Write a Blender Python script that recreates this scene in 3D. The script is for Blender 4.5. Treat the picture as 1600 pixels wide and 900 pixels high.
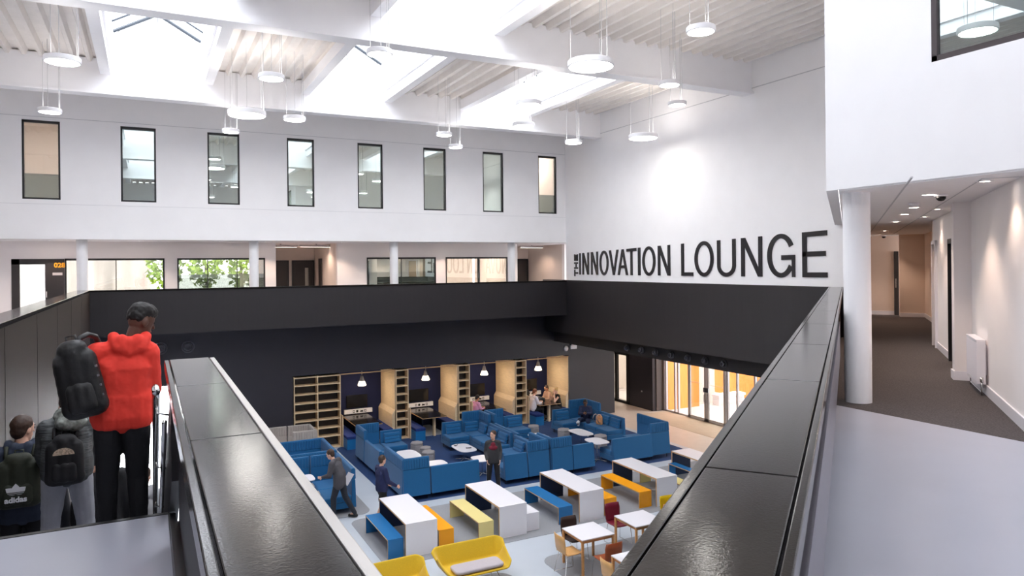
import bpy, bmesh, math, random
from mathutils import Vector, Matrix, Euler
for o in list(bpy.data.objects): bpy.data.objects.remove(o, do_unlink=True)
SC = bpy.context.scene
COL = SC.collection
# ---------------------------------------------------------------- camera
FPX, YAW, ROLL, EYE = 1113.0, 0.4741, 0.00994, 6.35
_c, _s = math.cos(YAW), math.sin(YAW)
_F = Vector((_s, _c, 0)); _r = Vector((_c, -_s, 0)); _d = Vector((0, 0, -1))
_RR = _r*math.cos(ROLL)+_d*math.sin(ROLL); _DD = -_r*math.sin(ROLL)+_d*math.cos(ROLL)
cam = bpy.data.objects.new('camera', bpy.data.cameras.new('camera')); COL.objects.link(cam)
M = Matrix((( _RR.x, -_DD.x, -_F.x, 0), (_RR.y, -_DD.y, -_F.y, 0), (_RR.z, -_DD.z, -_F.z, EYE), (0, 0, 0, 1)))
cam.matrix_world = M
cam.data.sensor_width = 36; cam.data.lens = FPX/1600*36
cam.data.shift_x = 0; cam.data.shift_y = -(450-415.26)/1600
cam.data.clip_start = 0.05; cam.data.clip_end = 300
SC.camera = cam
# ---------------------------------------------------------------- light
W = bpy.data.worlds.new('world'); SC.world = W; W.use_nodes = True
bg = W.node_tree.nodes['Background']; bg.inputs[0].default_value = (0.95, 0.97, 1, 1); bg.inputs[1].default_value = 2.7
SC.view_settings.view_transform = 'Standard'; SC.view_settings.look = 'None'
SC.view_settings.exposure = 1.47
SC.cycles.max_bounces = 16; SC.cycles.diffuse_bounces = 8; SC.view_settings.gamma = 1; SC.view_settings.use_curve_mapping = False
PEND_E, DOWN_W, CARREL_E = 9.0, 30.0, 30.0
def portal(name, loc, rot, sx, sy):
    l = bpy.data.lights.new(name, 'AREA'); l.shape = 'RECTANGLE'; l.size = sx; l.size_y = sy; l.energy = 1
    l.cycles.is_portal = True
    o = bpy.data.objects.new(name, l); COL.objects.link(o); o.location = loc; o.rotation_euler = rot
    return o
SKY = [(-.72, 1.38, 14.45, 21.1), (4.35, 6.45, 14.45, 21.1), (9.32, 11.42, 14.45, 21.1),
       (-.72, 1.38, 7.3, 13.95), (4.35, 6.75, 7.3, 13.95), (4.35, 6.45, .3, 6.9), (-.72, 1.38, .3, 6.9)]  # last two are unseen, added to let in more light
for x0, x1, y0, y1 in SKY: portal('skylight_portal', ((x0+x1)/2, (y0+y1)/2, 12.45), (0, 0, 0), x1-x0, y1-y0)
portal('lobby_portal', (20.6, 18.2, 1.6), (0, math.radians(90), 0), 3.1, 12)

# ---------------------------------------------------------------- materials
MATS = {}
def mat(name, col, rough=.5, metal=0, var=0, scale=20, bump=0, bscale=None, spec=.5, emit=None, es=1, stretch=None, sheen=0):
    if name in MATS: return MATS[name]
    m = bpy.data.materials.new(name); m.use_nodes = True; nt = m.node_tree; b = nt.nodes['Principled BSDF']
    b.inputs['Base Color'].default_value = (*col, 1); b.inputs['Roughness'].default_value = rough
    b.inputs['Metallic'].default_value = metal; b.inputs['Specular IOR Level'].default_value = spec
    if sheen: b.inputs['Sheen Weight'].default_value = sheen
    if emit: b.inputs['Emission Color'].default_value = (*emit, 1); b.inputs['Emission Strength'].default_value = es
    if var or bump:
        tc = nt.nodes.new('ShaderNodeTexCoord'); src = tc.outputs['Object']
        if stretch:
            mp = nt.nodes.new('ShaderNodeMapping'); mp.inputs['Scale'].default_value = stretch
            nt.links.new(src, mp.inputs[0]); src = mp.outputs[0]
        n = nt.nodes.new('ShaderNodeTexNoise'); n.inputs['Scale'].default_value = scale; n.inputs['Detail'].default_value = 4
        nt.links.new(src, n.inputs['Vector'])
        if var:
            r = nt.nodes.new('ShaderNodeValToRGB')
            r.color_ramp.elements[0].position = .3; r.color_ramp.elements[1].position = .7
            r.color_ramp.elements[0].color = (*[max(0, c*(1-var)) for c in col], 1)
            r.color_ramp.elements[1].color = (*[min(1, c*(1+var)) for c in col], 1)
            nt.links.new(n.outputs[0], r.inputs[0]); nt.links.new(r.outputs[0], b.inputs['Base Color'])
        if bump:
            n2 = n
            if bscale:
                n2 = nt.nodes.new('ShaderNodeTexNoise'); n2.inputs['Scale'].default_value = bscale; nt.links.new(src, n2.inputs['Vector'])
            bp = nt.nodes.new('ShaderNodeBump'); bp.inputs['Strength'].default_value = bump*min(1, 15/(bscale or scale)); bp.inputs['Distance'].default_value = .01
            nt.links.new(n2.outputs[0], bp.inputs['Height']); nt.links.new(bp.outputs[0], b.inputs['Normal'])
    MATS[name] = m; return m
def sr(*c): return tuple(((v/255)/12.92 if v/255 <= .04045 else ((v/255+.055)/1.055)**2.4) for v in c)
def glass(name, tint, refl, rough=0.0):
    m = bpy.data.materials.new(name); m.use_nodes = True; nt = m.node_tree; nt.nodes.remove(nt.nodes['Principled BSDF'])
    out = nt.nodes['Material Output']; t = nt.nodes.new('ShaderNodeBsdfTransparent'); t.inputs[0].default_value = (*tint, 1)
    g = nt.nodes.new('ShaderNodeBsdfGlossy'); g.inputs['Roughness'].default_value = rough; g.inputs[0].default_value = (.85, .95, .93, 1)
    mx = nt.nodes.new('ShaderNodeMixShader'); mx.inputs[0].default_value = refl
    nt.links.new(t.outputs[0], mx.inputs[1]); nt.links.new(g.outputs[0], mx.inputs[2]); nt.links.new(mx.outputs[0], out.inputs[0])
    MATS[name] = m; return m
white = mat('white_plaster', sr(247, 246, 247), .7, var=.012, scale=2, bump=.02, bscale=60)
whitebeam = mat('white_painted_steel', sr(247, 246, 248), .5, var=.01, scale=3)
deckm = mat('white_roof_deck', sr(232, 226, 221), .6, var=.04, scale=3)
ceilm = mat('ceiling_tile', sr(244, 242, 243), .8, var=.02, scale=80)
blackp = mat('black_wall_panel', sr(38, 35, 38), .5, var=.06, scale=1.5, stretch=(8, 8, .4), bump=.03, bscale=30)
brownp = mat('dark_stained_wall_panel', sr(44, 34, 29), .6, var=.18, scale=3, stretch=(14, 14, .5), bump=.05, bscale=9, spec=.2)
blackw = mat('black_wall_paint', sr(48, 46, 54), .5, var=.03, scale=2, bump=.03, bscale=70)
greyw = mat('dark_grey_wall_paint', sr(98, 90, 88), .55, var=.03, scale=3)
navyw = mat('navy_carrel_felt', sr(18, 26, 66), .9, var=.08, scale=40)
coping = mat('black_hammered_coping', (.012, .010, .009), .12, bump=.30, bscale=140, spec=.3)
lino = mat('grey_lino', sr(172, 174, 186), .3, var=.03, scale=1.5, bump=.02, bscale=8)
groundm = mat('pale_grey_vinyl', sr(190, 198, 208), .35, var=.02, scale=2)
beigefl = mat('beige_daylit_floor', sr(205, 190, 178), .35, var=.04, scale=3)  # beige holds the pinkish daylight that falls near the doors
matwell = mat('brown_entrance_matting', sr(190, 168, 145), .6, var=.1, scale=6, stretch=(8, .4, 1))
carpetg = mat('grey_carpet', sr(146, 148, 153), .95, var=.12, scale=90, bump=.3, bscale=200)
carpetb = mat('navy_blue_carpet', sr(34, 62, 108), .95, var=.15, scale=60, bump=.3, bscale=200)
carpetc = mat('charcoal_carpet', sr(72, 66, 66), .95, var=.5, scale=38, bump=.5, bscale=60, stretch=(1, 2.2, 1))
blackm = mat('black_metal', sr(28, 28, 30), .35)
blackpl = mat('black_plastic', sr(20, 20, 22), .4)
blackd = mat('dark_door_laminate', sr(48, 44, 44), .45, var=.06, scale=3, stretch=(6, 6, .5))
chrome = mat('brushed_steel', (.7, .7, .7), .18, 1)
alu = mat('grey_aluminium', sr(190, 186, 188), .4, .1)
ply = mat('birch_plywood', sr(222, 196, 160), .5, var=.08, scale=4, stretch=(1, 1, 8))
plyedge = mat('plywood_edge', sr(200, 160, 118), .6, var=.15, scale=12, stretch=(1, 1, 20))
whitelam = mat('white_laminate', sr(238, 236, 242), .35)
navylam = mat('navy_laminate', sr(20, 42, 78), .4)
bluelam = mat('blue_laminate', sr(28, 110, 170), .4)
orangelam = mat('orange_laminate', sr(252, 168, 8), .4)
yellowlam = mat('pale_yellow_laminate', sr(238, 222, 150), .4)
blackgl = mat('glossy_black_tabletop', sr(30, 28, 28), .12)
bluefab = mat('blue_wool_fabric', sr(5, 92, 144), .85, var=.12, scale=120, bump=.2, bscale=300, sheen=.2)
bluefabd = mat('dark_blue_fabric', sr(14, 66, 116), .85, var=.12, scale=120, bump=.2, bscale=300)
greyfab = mat('grey_wool_fabric', sr(150, 146, 148), .9, var=.12, scale=120, bump=.2, bscale=300)
greyfab2 = mat('taupe_grey_fabric', sr(168, 160, 154), .9, var=.1, scale=100, bump=.2, bscale=300)
yellowfab = mat('mustard_yellow_fabric', sr(218, 178, 16), .75, var=.05, scale=60, bump=.1, bscale=200, sheen=.3)
orangewood = mat('orange_timber_cladding', sr(226, 142, 62), .5, var=.14, scale=3, stretch=(10, 10, .5))
paleext = mat('pale_paving', sr(225, 215, 212), .6, var=.05, scale=4)
winglass = glass('reflective_window_glass', (.60, .66, .64), .42)
winclear = glass('lightly_reflective_window_glass', (.88, .86, .82), .12)
winfrost = glass('frosted_glazing_film', (.55, .58, .57), .25, .25)
doorglass = glass('clear_door_glass', (.94, .96, .95), .06)
roofglass = glass('rooflight_glass', (.95, .97, 1), .03)
lampw = mat('lamp_diffuser', (1, 1, 1), .5, emit=(1, .96, .9), es=PEND_E)
downm = mat('downlight_diffuser', (1, 1, 1), .5, emit=(1, .86, .74), es=14)
carm = mat('carrel_lamp_glass', (1, 1, 1), .5, emit=(1, .84, .6), es=1.3)
beigeroom = mat('beige_room_wall', sr(222, 212, 204), .8, var=.02, scale=3)
warmwall = mat('corridor_wall_paint', sr(242, 237, 236), .75, var=.015, scale=2)

# ---------------------------------------------------------------- helpers
class MB:
    def __init__(s): s.v = []; s.f = []
    def add(s, vs, fs):
        n = len(s.v); s.v += [tuple(v) for v in vs]; s.f += [tuple(i+n for i in f) for f in fs]; return s
    def box(s, x0, x1, y0, y1, z0, z1):
        x0, x1 = sorted((x0, x1)); y0, y1 = sorted((y0, y1)); z0, z1 = sorted((z0, z1))
        return s.add([(x, y, z) for x in (x0, x1) for y in (y0, y1) for z in (z0, z1)],
                     [(0, 1, 3, 2), (4, 6, 7, 5), (0, 4, 5, 1), (2, 3, 7, 6), (0, 2, 6, 4), (1, 5, 7, 3)])
    def prism(s, poly, z0, z1, T=None):
        n = len(poly); T = T or (lambda p: p)
        vs = [T((x, y, z0)) for x, y in poly]+[T((x, y, z1)) for x, y in poly]
        fs = [tuple(range(n-1, -1, -1)), tuple(range(n, 2*n))]+[(i, (i+1) % n, (i+1) % n+n, i+n) for i in range(n)]
        return s.add(vs, fs)
    def lathe(s, prof, n=24, c=(0, 0, 0), ax='z'):
        vs = []; fs = []
        for r, h in prof:
            for k in range(n):
                a = 2*math.pi*k/n; x, y = r*math.cos(a), r*math.sin(a)
                p = {'z': (x, y, h), 'x': (h, x, y), 'y': (y, h, x)}[ax]
                vs.append((p[0]+c[0], p[1]+c[1], p[2]+c[2]))
        for i in range(len(prof)-1):
            for k in range(n): fs.append((i*n+k, i*n+(k+1) % n, (i+1)*n+(k+1) % n, (i+1)*n+k))
        if prof[0][0] > 1e-5: fs.append(tuple(range(n-1, -1, -1)))
        if prof[-1][0] > 1e-5: fs.append(tuple((len(prof)-1)*n+k for k in range(n)))
        return s.add(vs, fs)
    def cyl(s, x, y, r, z0, z1, n=24): return s.lathe([(r, z0), (r, z1)], n, (x, y, 0))
    def tube(s, pts, r, n=8, closed=False):
        pts = [Vector(p) for p in pts]; rings = []; N = len(pts)
        rs = r if isinstance(r, (list, tuple)) else [r]*N
        up = None
        for i, p in enumerate(pts):
            if closed: t = pts[(i+1) % N]-pts[i-1]
            else: t = pts[min(i+1, N-1)]-pts[max(i-1, 0)]
            t.normalize()
            if up is None: up = Vector((0, 0, 1)) if abs(t.z) < .9 else Vector((1, 0, 0))
            a = t.cross(up).normalized(); b = t.cross(a).normalized(); up = -b if False else up
            if abs(t.dot(up)) > .95: a = t.cross(Vector((1, 0, 0)) if abs(t.x) < .9 else Vector((0, 1, 0))).normalized(); b = t.cross(a).normalized()
            rings.append([p+a*rs[i]*math.cos(2*math.pi*k/n)+b*rs[i]*math.sin(2*math.pi*k/n) for k in range(n)])
        vs = [v for rg in rings for v in rg]; fs = []
        for i in range(N if closed else N-1):
            j = (i+1) % N
            for k in range(n): fs.append((i*n+k, i*n+(k+1) % n, j*n+(k+1) % n, j*n+k))
        if not closed: fs += [tuple(range(n-1, -1, -1)), tuple((N-1)*n+k for k in range(n))]
        return s.add(vs, fs)
    def xf(s, T): s.v = [tuple(T(Vector(v))) for v in s.v]; return s
    def build(s, name, m, parent=None, bevel=0, smooth=False, loc=None, seg=2):
        me = bpy.data.meshes.new(name); me.from_pydata(s.v, [], s.f); me.materials.append(m)
        bm = bmesh.new(); bm.from_mesh(me); bmesh.ops.recalc_face_normals(bm, faces=bm.faces); bm.to_mesh(me); bm.free()
        if smooth:
            for p in me.polygons: p.use_smooth = True
        o = bpy.data.objects.new(name, me); COL.objects.link(o)
        if parent: o.parent = parent
        if loc: o.location = loc
        if bevel:
            md = o.modifiers.new('bevel', 'BEVEL'); md.width = bevel; md.segments = seg; md.limit_method = 'ANGLE'
        return o
def box(*a): return MB().box(*a)
def smooth_ang(o, ang=40):
    me = o.data
    for p in me.polygons: p.use_smooth = True
    bm = bmesh.new(); bm.from_mesh(me)
    for e in bm.edges:
        if len(e.link_faces) == 2 and e.calc_face_angle(0) > math.radians(ang): e.smooth = False
    bm.to_mesh(me); bm.free(); return o
def tag(o, label=None, cat=None, group=None, kind=None):
    if label: o['label'] = label
    if cat: o['category'] = cat
    if group: o['group'] = group
    if kind: o['kind'] = kind
    return o
def empty(name, loc=(0, 0, 0), rz=0):
    o = bpy.data.objects.new(name, None); COL.objects.link(o); o.location = loc; o.rotation_euler = (0, 0, rz); o.empty_display_size = .1; return o
def struct(mb, name, m, label=None, cat=None, bevel=0, parent=None, smooth=False):
    o = mb.build(name, m, parent, bevel, smooth)
    if not parent: tag(o, label or name.replace('_', ' '), cat or name.split('_')[0], kind='structure')
    return o
def copy_tree(o, parent=None):
    c = o.copy(); COL.objects.link(c); c.parent = parent
    for ch in o.children: copy_tree(ch, c)
    return c
def holes(x0, x1, z0, z1, ops):
    """rectangles left over after cutting openings"""
    xs = sorted({x0, x1, *[min(max(v, x0), x1) for o in ops for v in o[:2]]}); zs = sorted({z0, z1, *[min(max(v, z0), z1) for o in ops for v in o[2:]]})
    out = []
    for i in range(len(xs)-1):
        run = None
        for j in range(len(zs)-1):
            cx, cz = (xs[i]+xs[i+1])/2, (zs[j]+zs[j+1])/2
            hit = any(a < cx < b and c < cz < d for a, b, c, d in ops)
            if hit:
                if run: out.append(run); run = None
            else: run = (run[0], run[1], run[2], zs[j+1]) if run else (xs[i], xs[i+1], zs[j], zs[j+1])
        if run: out.append(run)
    return out
def wall_xz(y0, y1, x0, x1, z0, z1, ops=()):
    m = MB()
    for a, b, c, d in holes(x0, x1, z0, z1, ops): m.box(a, b, y0, y1, c, d)
    return m
def wall_yz(x0, x1, y0, y1, z0, z1, ops=()):
    m = MB()
    for a, b, c, d in holes(y0, y1, z0, z1, ops): m.box(x0, x1, a, b, c, d)
    return m
UX, UY = .7921, .6104
def ST(p):   # corridor frame: s along the angled parapet, t to its left
    return (p[0]*UX-p[1]*UY, p[0]*UY+p[1]*UX, p[2])
def rrect(x0, x1, y0, y1, r, n=6):
    out = []
    for cx, cy, a0 in ((x1-r, y1-r, 0), (x0+r, y1-r, 90), (x0+r, y0+r, 180), (x1-r, y0+r, 270)):
        for k in range(n+1):
            a = math.radians(a0+90*k/n); out.append((cx+r*math.cos(a), cy+r*math.sin(a)))
    return out

# ================================================================ SHELL
XW, YB, YR = 14.47, 23.6, 25.25
TOP, SOF, UF, CP = 11.7, 7.22, 4.6, 5.774
XL, YN = -4.3, -3.0
# ground floor finishes
struct(MB().box(-9, 16.6, -3, 31, -.3, 0), 'floor_ground', groundm, 'pale grey vinyl floor of the ground level', 'floor')
struct(MB().box(16.6, 20.0, -3, 31, -.3, 0), 'floor_lobby', beigefl, 'lobby floor beside the entrance doors, daylight put into its beige', 'floor')
struct(MB().box(20.0, 34, -3, 31, -.3, 0), 'floor_outside', paleext, 'pale paving outside the entrance doors', 'floor')
struct(MB().box(18.3, 19.95, 19.0, 24.4, 0, .006), 'floor_matting', matwell, 'brown matting strip inside the entrance doors', 'floor')
def carpet(poly, m, name, label): return tag(MB().prism(poly, 0, .008).build(name, m), label, 'carpet')
carpet(rrect(5.85, 16.35, 18.25, 25.2, .35), carpetb, 'blue_carpet', 'navy blue carpet inlay under the blue sofas')
carpet(rrect(4.45, 17.2, 14.6, 17.75, .3), carpetg, 'grey_carpet', 'long grey carpet strip under the white high tables')
carpet(rrect(7.5, 12.5, 10.4, 13.5, .35), carpetg, 'grey_carpet', 'grey carpet inlay under the square cafe tables')
carpet(rrect(2.4, 6.6, 9.6, 13.3, .35), carpetg, 'grey_carpet', 'grey carpet inlay under the mustard loveseats')
carpet(rrect(2.0, 5.15, 18.05, 24.6, .35), carpetg, 'grey_carpet', 'grey carpet inlay under the high backed booths')

# rear ground wall with carrel niche and bright doorway
CX0, CX1, CZ, CYB = 4.45, 15.55, 2.58, 27.0
for _a in [(-9, 3, 2.62, 4.45), (-9, -1.35, 0, 2.62), (1.3, CX0, 0, 2.62), (3, 17.85, 2.62, 4.45), (CX1, 17.85, 0, 2.62)]: struct(MB().box(_a[0], _a[1], YR, YR+.2, _a[2], _a[3]), 'wall_back_lower', blackw, 'black painted wall around the study carrels', 'wall')
struct(MB().box(17.65, 17.85, YR+.2, 31, 0, 4.45), 'wall_lobby_return', greyw)
for _a in [(CX0, CX1, CYB, CYB+.1, 0, CZ+.1), (CX0-.1, CX0, YR+.2, CYB+.1, 0, CZ+.1), (CX1, CX1+.1, YR+.2, CYB+.1, 0, CZ+.1)]: struct(MB().box(*_a), 'wall_carrel_back', navyw, 'navy back wall of the study carrels', 'wall')
struct(MB().box(CX0, CX1, YR+.2, CYB, CZ+.04, CZ+.1), 'ceiling_carrel', navyw, 'dark ceiling of the study carrels', 'ceiling')
# bright doorway behind the stair
struct(MB().box(-1.35, 1.3, 30, 30.1, 0, 3).box(-1.45, -1.35, YR, 30, 0, 3).box(1.3, 1.4, YR+.2, 30, 0, 3).box(-1.45, 1.4, YR+.2, 30, 2.9, 3), 'wall_servery', white, 'white walls of the bright room behind the stair', 'wall')
# lobby walls
struct(wall_yz(19.42, 19.6, 24.65, 31, 0, 4.3, [(26.3, 28.6, -1, 2.35)]), 'wall_lobby_side', blackw, 'black lobby wall with a glazed door', 'wall')
struct(MB().box(19.6, 20.1, 24.6, 24.8, 0, 4.3), 'wall_lobby_pier', greyw, 'pier beside the entrance glazing, light put into its grey', 'wall')  # lighter grey stands in for light falling on this face
struct(MB().box(17, 20, 30.9, 31, 0, 4.3), 'wall_lobby_end', greyw)
struct(MB().box(19.6, 23, 30, 30.1, 0, 3).box(23, 23.1, 25, 30, 0, 3).box(19.6, 23, 24.8, 30, 3, 3.1).box(20.1, 23.1, 24.81, 24.9, 0, 3.1), 'wall_side_room', beigeroom, 'beige room behind the glazed lobby door', 'wall')
struct(MB().box(14.75, 20.2, YN, 31, 4.3, 4.45), 'ceiling_lobby', blackw)
struct(MB().box(14.47, 20.2, YN, YN+.1, 0, 4.3), 'wall_lobby_near', greyw)
struct(MB().box(14.47, 14.72, YN, 11.25, 3.7, 4.58).box(14.47, 14.72, 11.25, YR+.2, 3.7, CP), 'wall_lounge_band', blackp, 'black fascia band under the lounge lettering', 'wall')
struct(MB().box(14.85, 15.0, YN, YR, 3.24, 4.29), 'wall_bulkhead', mat('matt_black_bulkhead', sr(30, 28, 31), .7), 'black bulkhead above the entrance', 'wall')
struct(MB().box(14.47, 14.72, 11.25, YB, CP, TOP+.1), 'wall_lounge', white, 'white wall carrying the black lettering', 'wall')
struct(MB().box(14.462, 14.475, 11.3, YB, 11.03, 11.05), 'trim_lounge_joint', mat('joint_grey', sr(200, 200, 204), .8), 'thin joint line high on the lounge wall', 'trim')  # thin pale grey strip marks the wall joint

# back parapet and gallery
struct(MB().box(-1.45, XW, YB, YB+.15, 4.42, CP-.06), 'wall_parapet_back', blackp, 'long black parapet of the rear gallery', 'wall')
struct(MB().box(-1.74, XW, YB-.03, YB+.26, CP-.06, CP-.01), 'trim_coping_back', coping, 'black coping of the rear parapet', 'trim', .006)
struct(MB().box(-4.3, 17.85, YB+.001, YR+.2, 4.42, UF), 'floor_gallery', lino, 'floor of the rear gallery', 'floor')
struct(MB().box(-4.3, 20.3, YR+.2, 31, 4.45, UF), 'floor_rear_rooms', lino)
# left parapet and gallery
struct(MB().box(-1.74, -1.45, YN, YB, 0, CP-.06), 'wall_parapet_left', brownp, 'dark stained panel wall down the left of the stair', 'wall')
struct(MB().box(-1.78, -1.43, YN, YB, CP-.06, CP), 'trim_coping_left', coping, 'black coping along the left gallery', 'trim', .006)
struct(MB().box(XL, -1.74, YN, YB, 4.42, UF), 'floor_gallery_left', lino)
for y in (9.9, 12.6, 15.3, 18.0, 20.7): struct(MB().box(-1.452, -1.446, y-.004, y+.004, 0, CP-.06), 'trim_panel_joint', blackpl)

# upper rear wall with eight tall windows
WX = [(-3.03, -2.13), (-.64, .28), (1.69, 2.61), (4.04, 4.90), (6.33, 7.20), (8.66, 9.51), (10.95, 11.79), (13.27, 14.08)]
WZ0, WZ1 = 8.33, 10.53
struct(wall_xz(YB, YB+.25, XL, XW+.25, SOF, TOP+.1, [(a, b, WZ0, WZ1) for a, b in WX]), 'wall_back_upper', white, 'white upper rear wall with tall windows', 'wall')
struct(MB().box(XL, XW, YB-.006, YB, 10.62, 10.632).box(XL, XW, YB-.006, YB, 8.2, 8.206), 'trim_back_joints', MATS['joint_grey'], 'thin panel joints on the upper rear wall', 'trim')
for i, (a, b) in enumerate(WX):
    w = empty('window_%d' % (i+1), ((a+b)/2, YB+.1, WZ0)); tag(w, ['first', 'second', 'third', 'fourth', 'fifth', 'sixth', 'seventh', 'eighth'][i]+' tall narrow window from the left in the upper rear wall', 'window', kind='structure')
    hw = (b-a)/2
    fr = MB().box(-hw, -hw+.05, -.06, .03, 0, WZ1-WZ0).box(hw-.05, hw, -.06, .03, 0, WZ1-WZ0).box(-hw, hw, -.06, .03, 0, .05).box(-hw, hw, -.06, .03, WZ1-WZ0-.07, WZ1-WZ0)
    fr.build('window_frame', blackm, w)
    box(-hw+.04, hw-.04, -.01, .0, .04, WZ1-WZ0-.06).build('window_pane', winclear if i in (0, 7) else winglass, w)
    if i in (0, 7): box(-hw+.04, hw-.04, .002, .006, .04, .72).build('frosted_film', winfrost, w)
# rooms behind the upper windows
struct(MB().box(XL, XW, 28.6, 28.7, SOF+.3, TOP).box(XL, XW, YB+.25, 28.6, 11.2, 11.3).box(XL, XL+.1, YB+.25, 28.6, 7.5, 11.2).box(XW, XW+.1, YB+.25, 28.6, 7.5, 11.2).box(-1.5, -1.4, YB+.25, 28.6, 7.5, 11.2).box(12.6, 12.7, YB+.25, 28.6, 7.5, 11.2), 'wall_upper_rooms', beigeroom, 'beige rooms behind the upper windows', 'wall')
struct(MB().box(XL, XW+.2, YB+.25, 28.7, SOF+.1, 7.5), 'floor_upper_rooms', lino)
# soffit over the gallery
struct(MB().box(XL, 20.3, YB+.001, 31, SOF, SOF+.1), 'ceiling_gallery', ceilm, 'white soffit over the rear gallery', 'ceiling')
# rear gallery wall
ops = [(-3.52, -2.2, 4, 6.69), (-2.19, .51, 5.3, 6.7), (.88, 3.57, 5.3, 6.7), (3.92, 6.0, 4, 7.3), (7.07, 9.72, 5.3, 6.7), (10.12, 12.76, 5.3, 6.7), (13.2, 15.4, 4, 7.3)]
struct(wall_xz(YR+.0, YR+.2, XL, 20.3, UF, SOF, ops), 'wall_gallery_back', warmwall, 'off white wall behind the gallery columns', 'wall')
struct(MB().box(3.72, 3.92, YR+.2, 29, UF, SOF).box(6.0, 6.2, YR+.2, 29, UF, SOF).box(3.72, 6.2, 29, 29.2, UF, SOF).box(13.0, 13.2, YR+.2, 29, UF, SOF).box(15.4, 15.6, YR+.2, 29, UF, SOF).box(13, 15.6, 28.4, 28.6, UF, SOF), 'wall_gallery_recess', beigeroom, 'beige recesses off the rear gallery', 'wall')
struct(MB().box(XL, 3.7, 30.5, 30.6, UF, 5.2).box(6.2, 13, 29.2, 29.3, UF, SOF).box(.6, .8, YR+.2, 30.5, UF, SOF).box(9.85, 9.95, YR+.2, 29.2, UF, SOF), 'wall_classrooms', beigeroom, 'beige walls of the rear classrooms', 'wall')
struct(MB().box(XL-.2, XL, YN, 31, 0, TOP+.1), 'wall_left', white)
struct(MB().box(XL, 7.52, YN-.2, YN, 0, TOP+.1), 'wall_near', white)
struct(MB().box(-9, -8.9, YN, 31, 0, 4.4), 'wall_lower_left', greyw)
struct(MB().box(-9, 20.3, YN-.2, YN, 0, 4.4), 'wall_lower_near', greyw)
def wide_window(n, a, b, z0, z1, pane, label, film=False, mull=()):
    w = empty('window_%d' % n, (a, YR, z0)); tag(w, label, 'window', kind='structure'); L, H = b-a, z1-z0
    m = MB().box(0, .045, -.02, .06, 0, H).box(L-.045, L, -.02, .06, 0, H).box(0, L, -.02, .06, H-.06, H).box(0, L, -.02, .06, 0, .05)
    for x in mull: m.box(x-.012, x+.012, 0, .05, 0, H)
    m.build('window_frame', blackm, w); box(.03, L-.03, .02, .03, .03, H-.04).build('window_pane', pane, w)
    if film: box(.03, L-.03, .034, .037, .03, H*.62).build('frosted_film', winfrost, w)
    return w
wide_window(9, -2.19, .51, 5.3, 6.7, winclear, 'wide classroom window left of the first gallery column, bright outdoors beyond', mull=(1.35,))
wide_window(10, .88, 3.57, 5.3, 6.7, winclear, 'wide gallery window with green trees seen through it', film=True, mull=(.9, 1.8))
wide_window(11, 7.07, 9.72, 5.3, 6.7, winglass, 'dim wide gallery window behind the third column', film=True, mull=(1.3,))
wide_window(12, 10.12, 12.76, 5.3, 6.7, winclear, 'lit wide gallery window with a wall clock inside', film=False, mull=(1.35,))
# gallery columns
for i, (x, lab) in enumerate([(-1.65, 'first round white column from the left, at the corner of the rear gallery'), (3.05, 'second round white gallery column, right of the tree window'), (7.68, 'third round white gallery column, in front of the dim window'), (12.28, 'fourth round white gallery column, near the lettered wall')]):
    c = MB().lathe([(.145, UF), (.145, SOF)], 32, (x, 23.98, 0)).build('round_column', whitebeam); smooth_ang(c); tag(c, lab, 'column', 'round gallery columns')

# ---------------------------------------------------------------- roof
def beam(name, y, label):
    m = MB().box(XL, XW, y-.13, y+.13, 10.92, TOP+.1).box(XL, XW, y-.2, y+.2, 10.88, 10.93)
    return struct(m, name, whitebeam, label, 'beam', .004)
beam('ceiling_beam_rear', 21.3, 'deep white roof beam nearest the rear wall'); beam('ceiling_beam_middle', 14.15, 'deep white roof beam crossing the middle of the roof'); beam('ceiling_beam_near', 7.05, 'white roof beam above the camera')
def deck(x0, x1, y0, y1, pitch=.36, rib=.13, dep=.14):
    m = MB(); n = max(1, round((x1-x0)/pitch)); p = (x1-x0)/n; prof = []
    for k in range(n):
        a = x0+k*p; prof += [(a, TOP+dep), (a+p-rib-.05, TOP+dep), (a+p-rib, TOP), (a+p-.05, TOP)]
    prof.append((x1, TOP+dep)); N = len(prof)
    m.add([(x, y, z) for y in (y0, y1) for x, z in prof], [(i, i+1, N+i+1, N+i) for i in range(N-1)])
    m.box(x0, x1, y0, y1, TOP+dep+.02, TOP+dep+.1)
    return struct(m, 'ceiling_deck', deckm, 'ribbed white steel roof deck', 'ceiling')
rows = [(21.3, YB+.2, []), (14.15, 21.3, [s for s in SKY if s[2] > 14]), (7.05, 14.15, [s for s in SKY if 7 < s[2] < 14]), (-.1, 7.05, [s for s in SKY if s[2] < 7]), (YN-.2, -.1, [])]
for y0, y1, sk in rows:
    xs = XL
    for s_ in sorted(sk): deck(xs, s_[0]-.1, y0, y1); xs = s_[1]+.1
    deck(xs, XW+.2, y0, y1)
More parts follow.
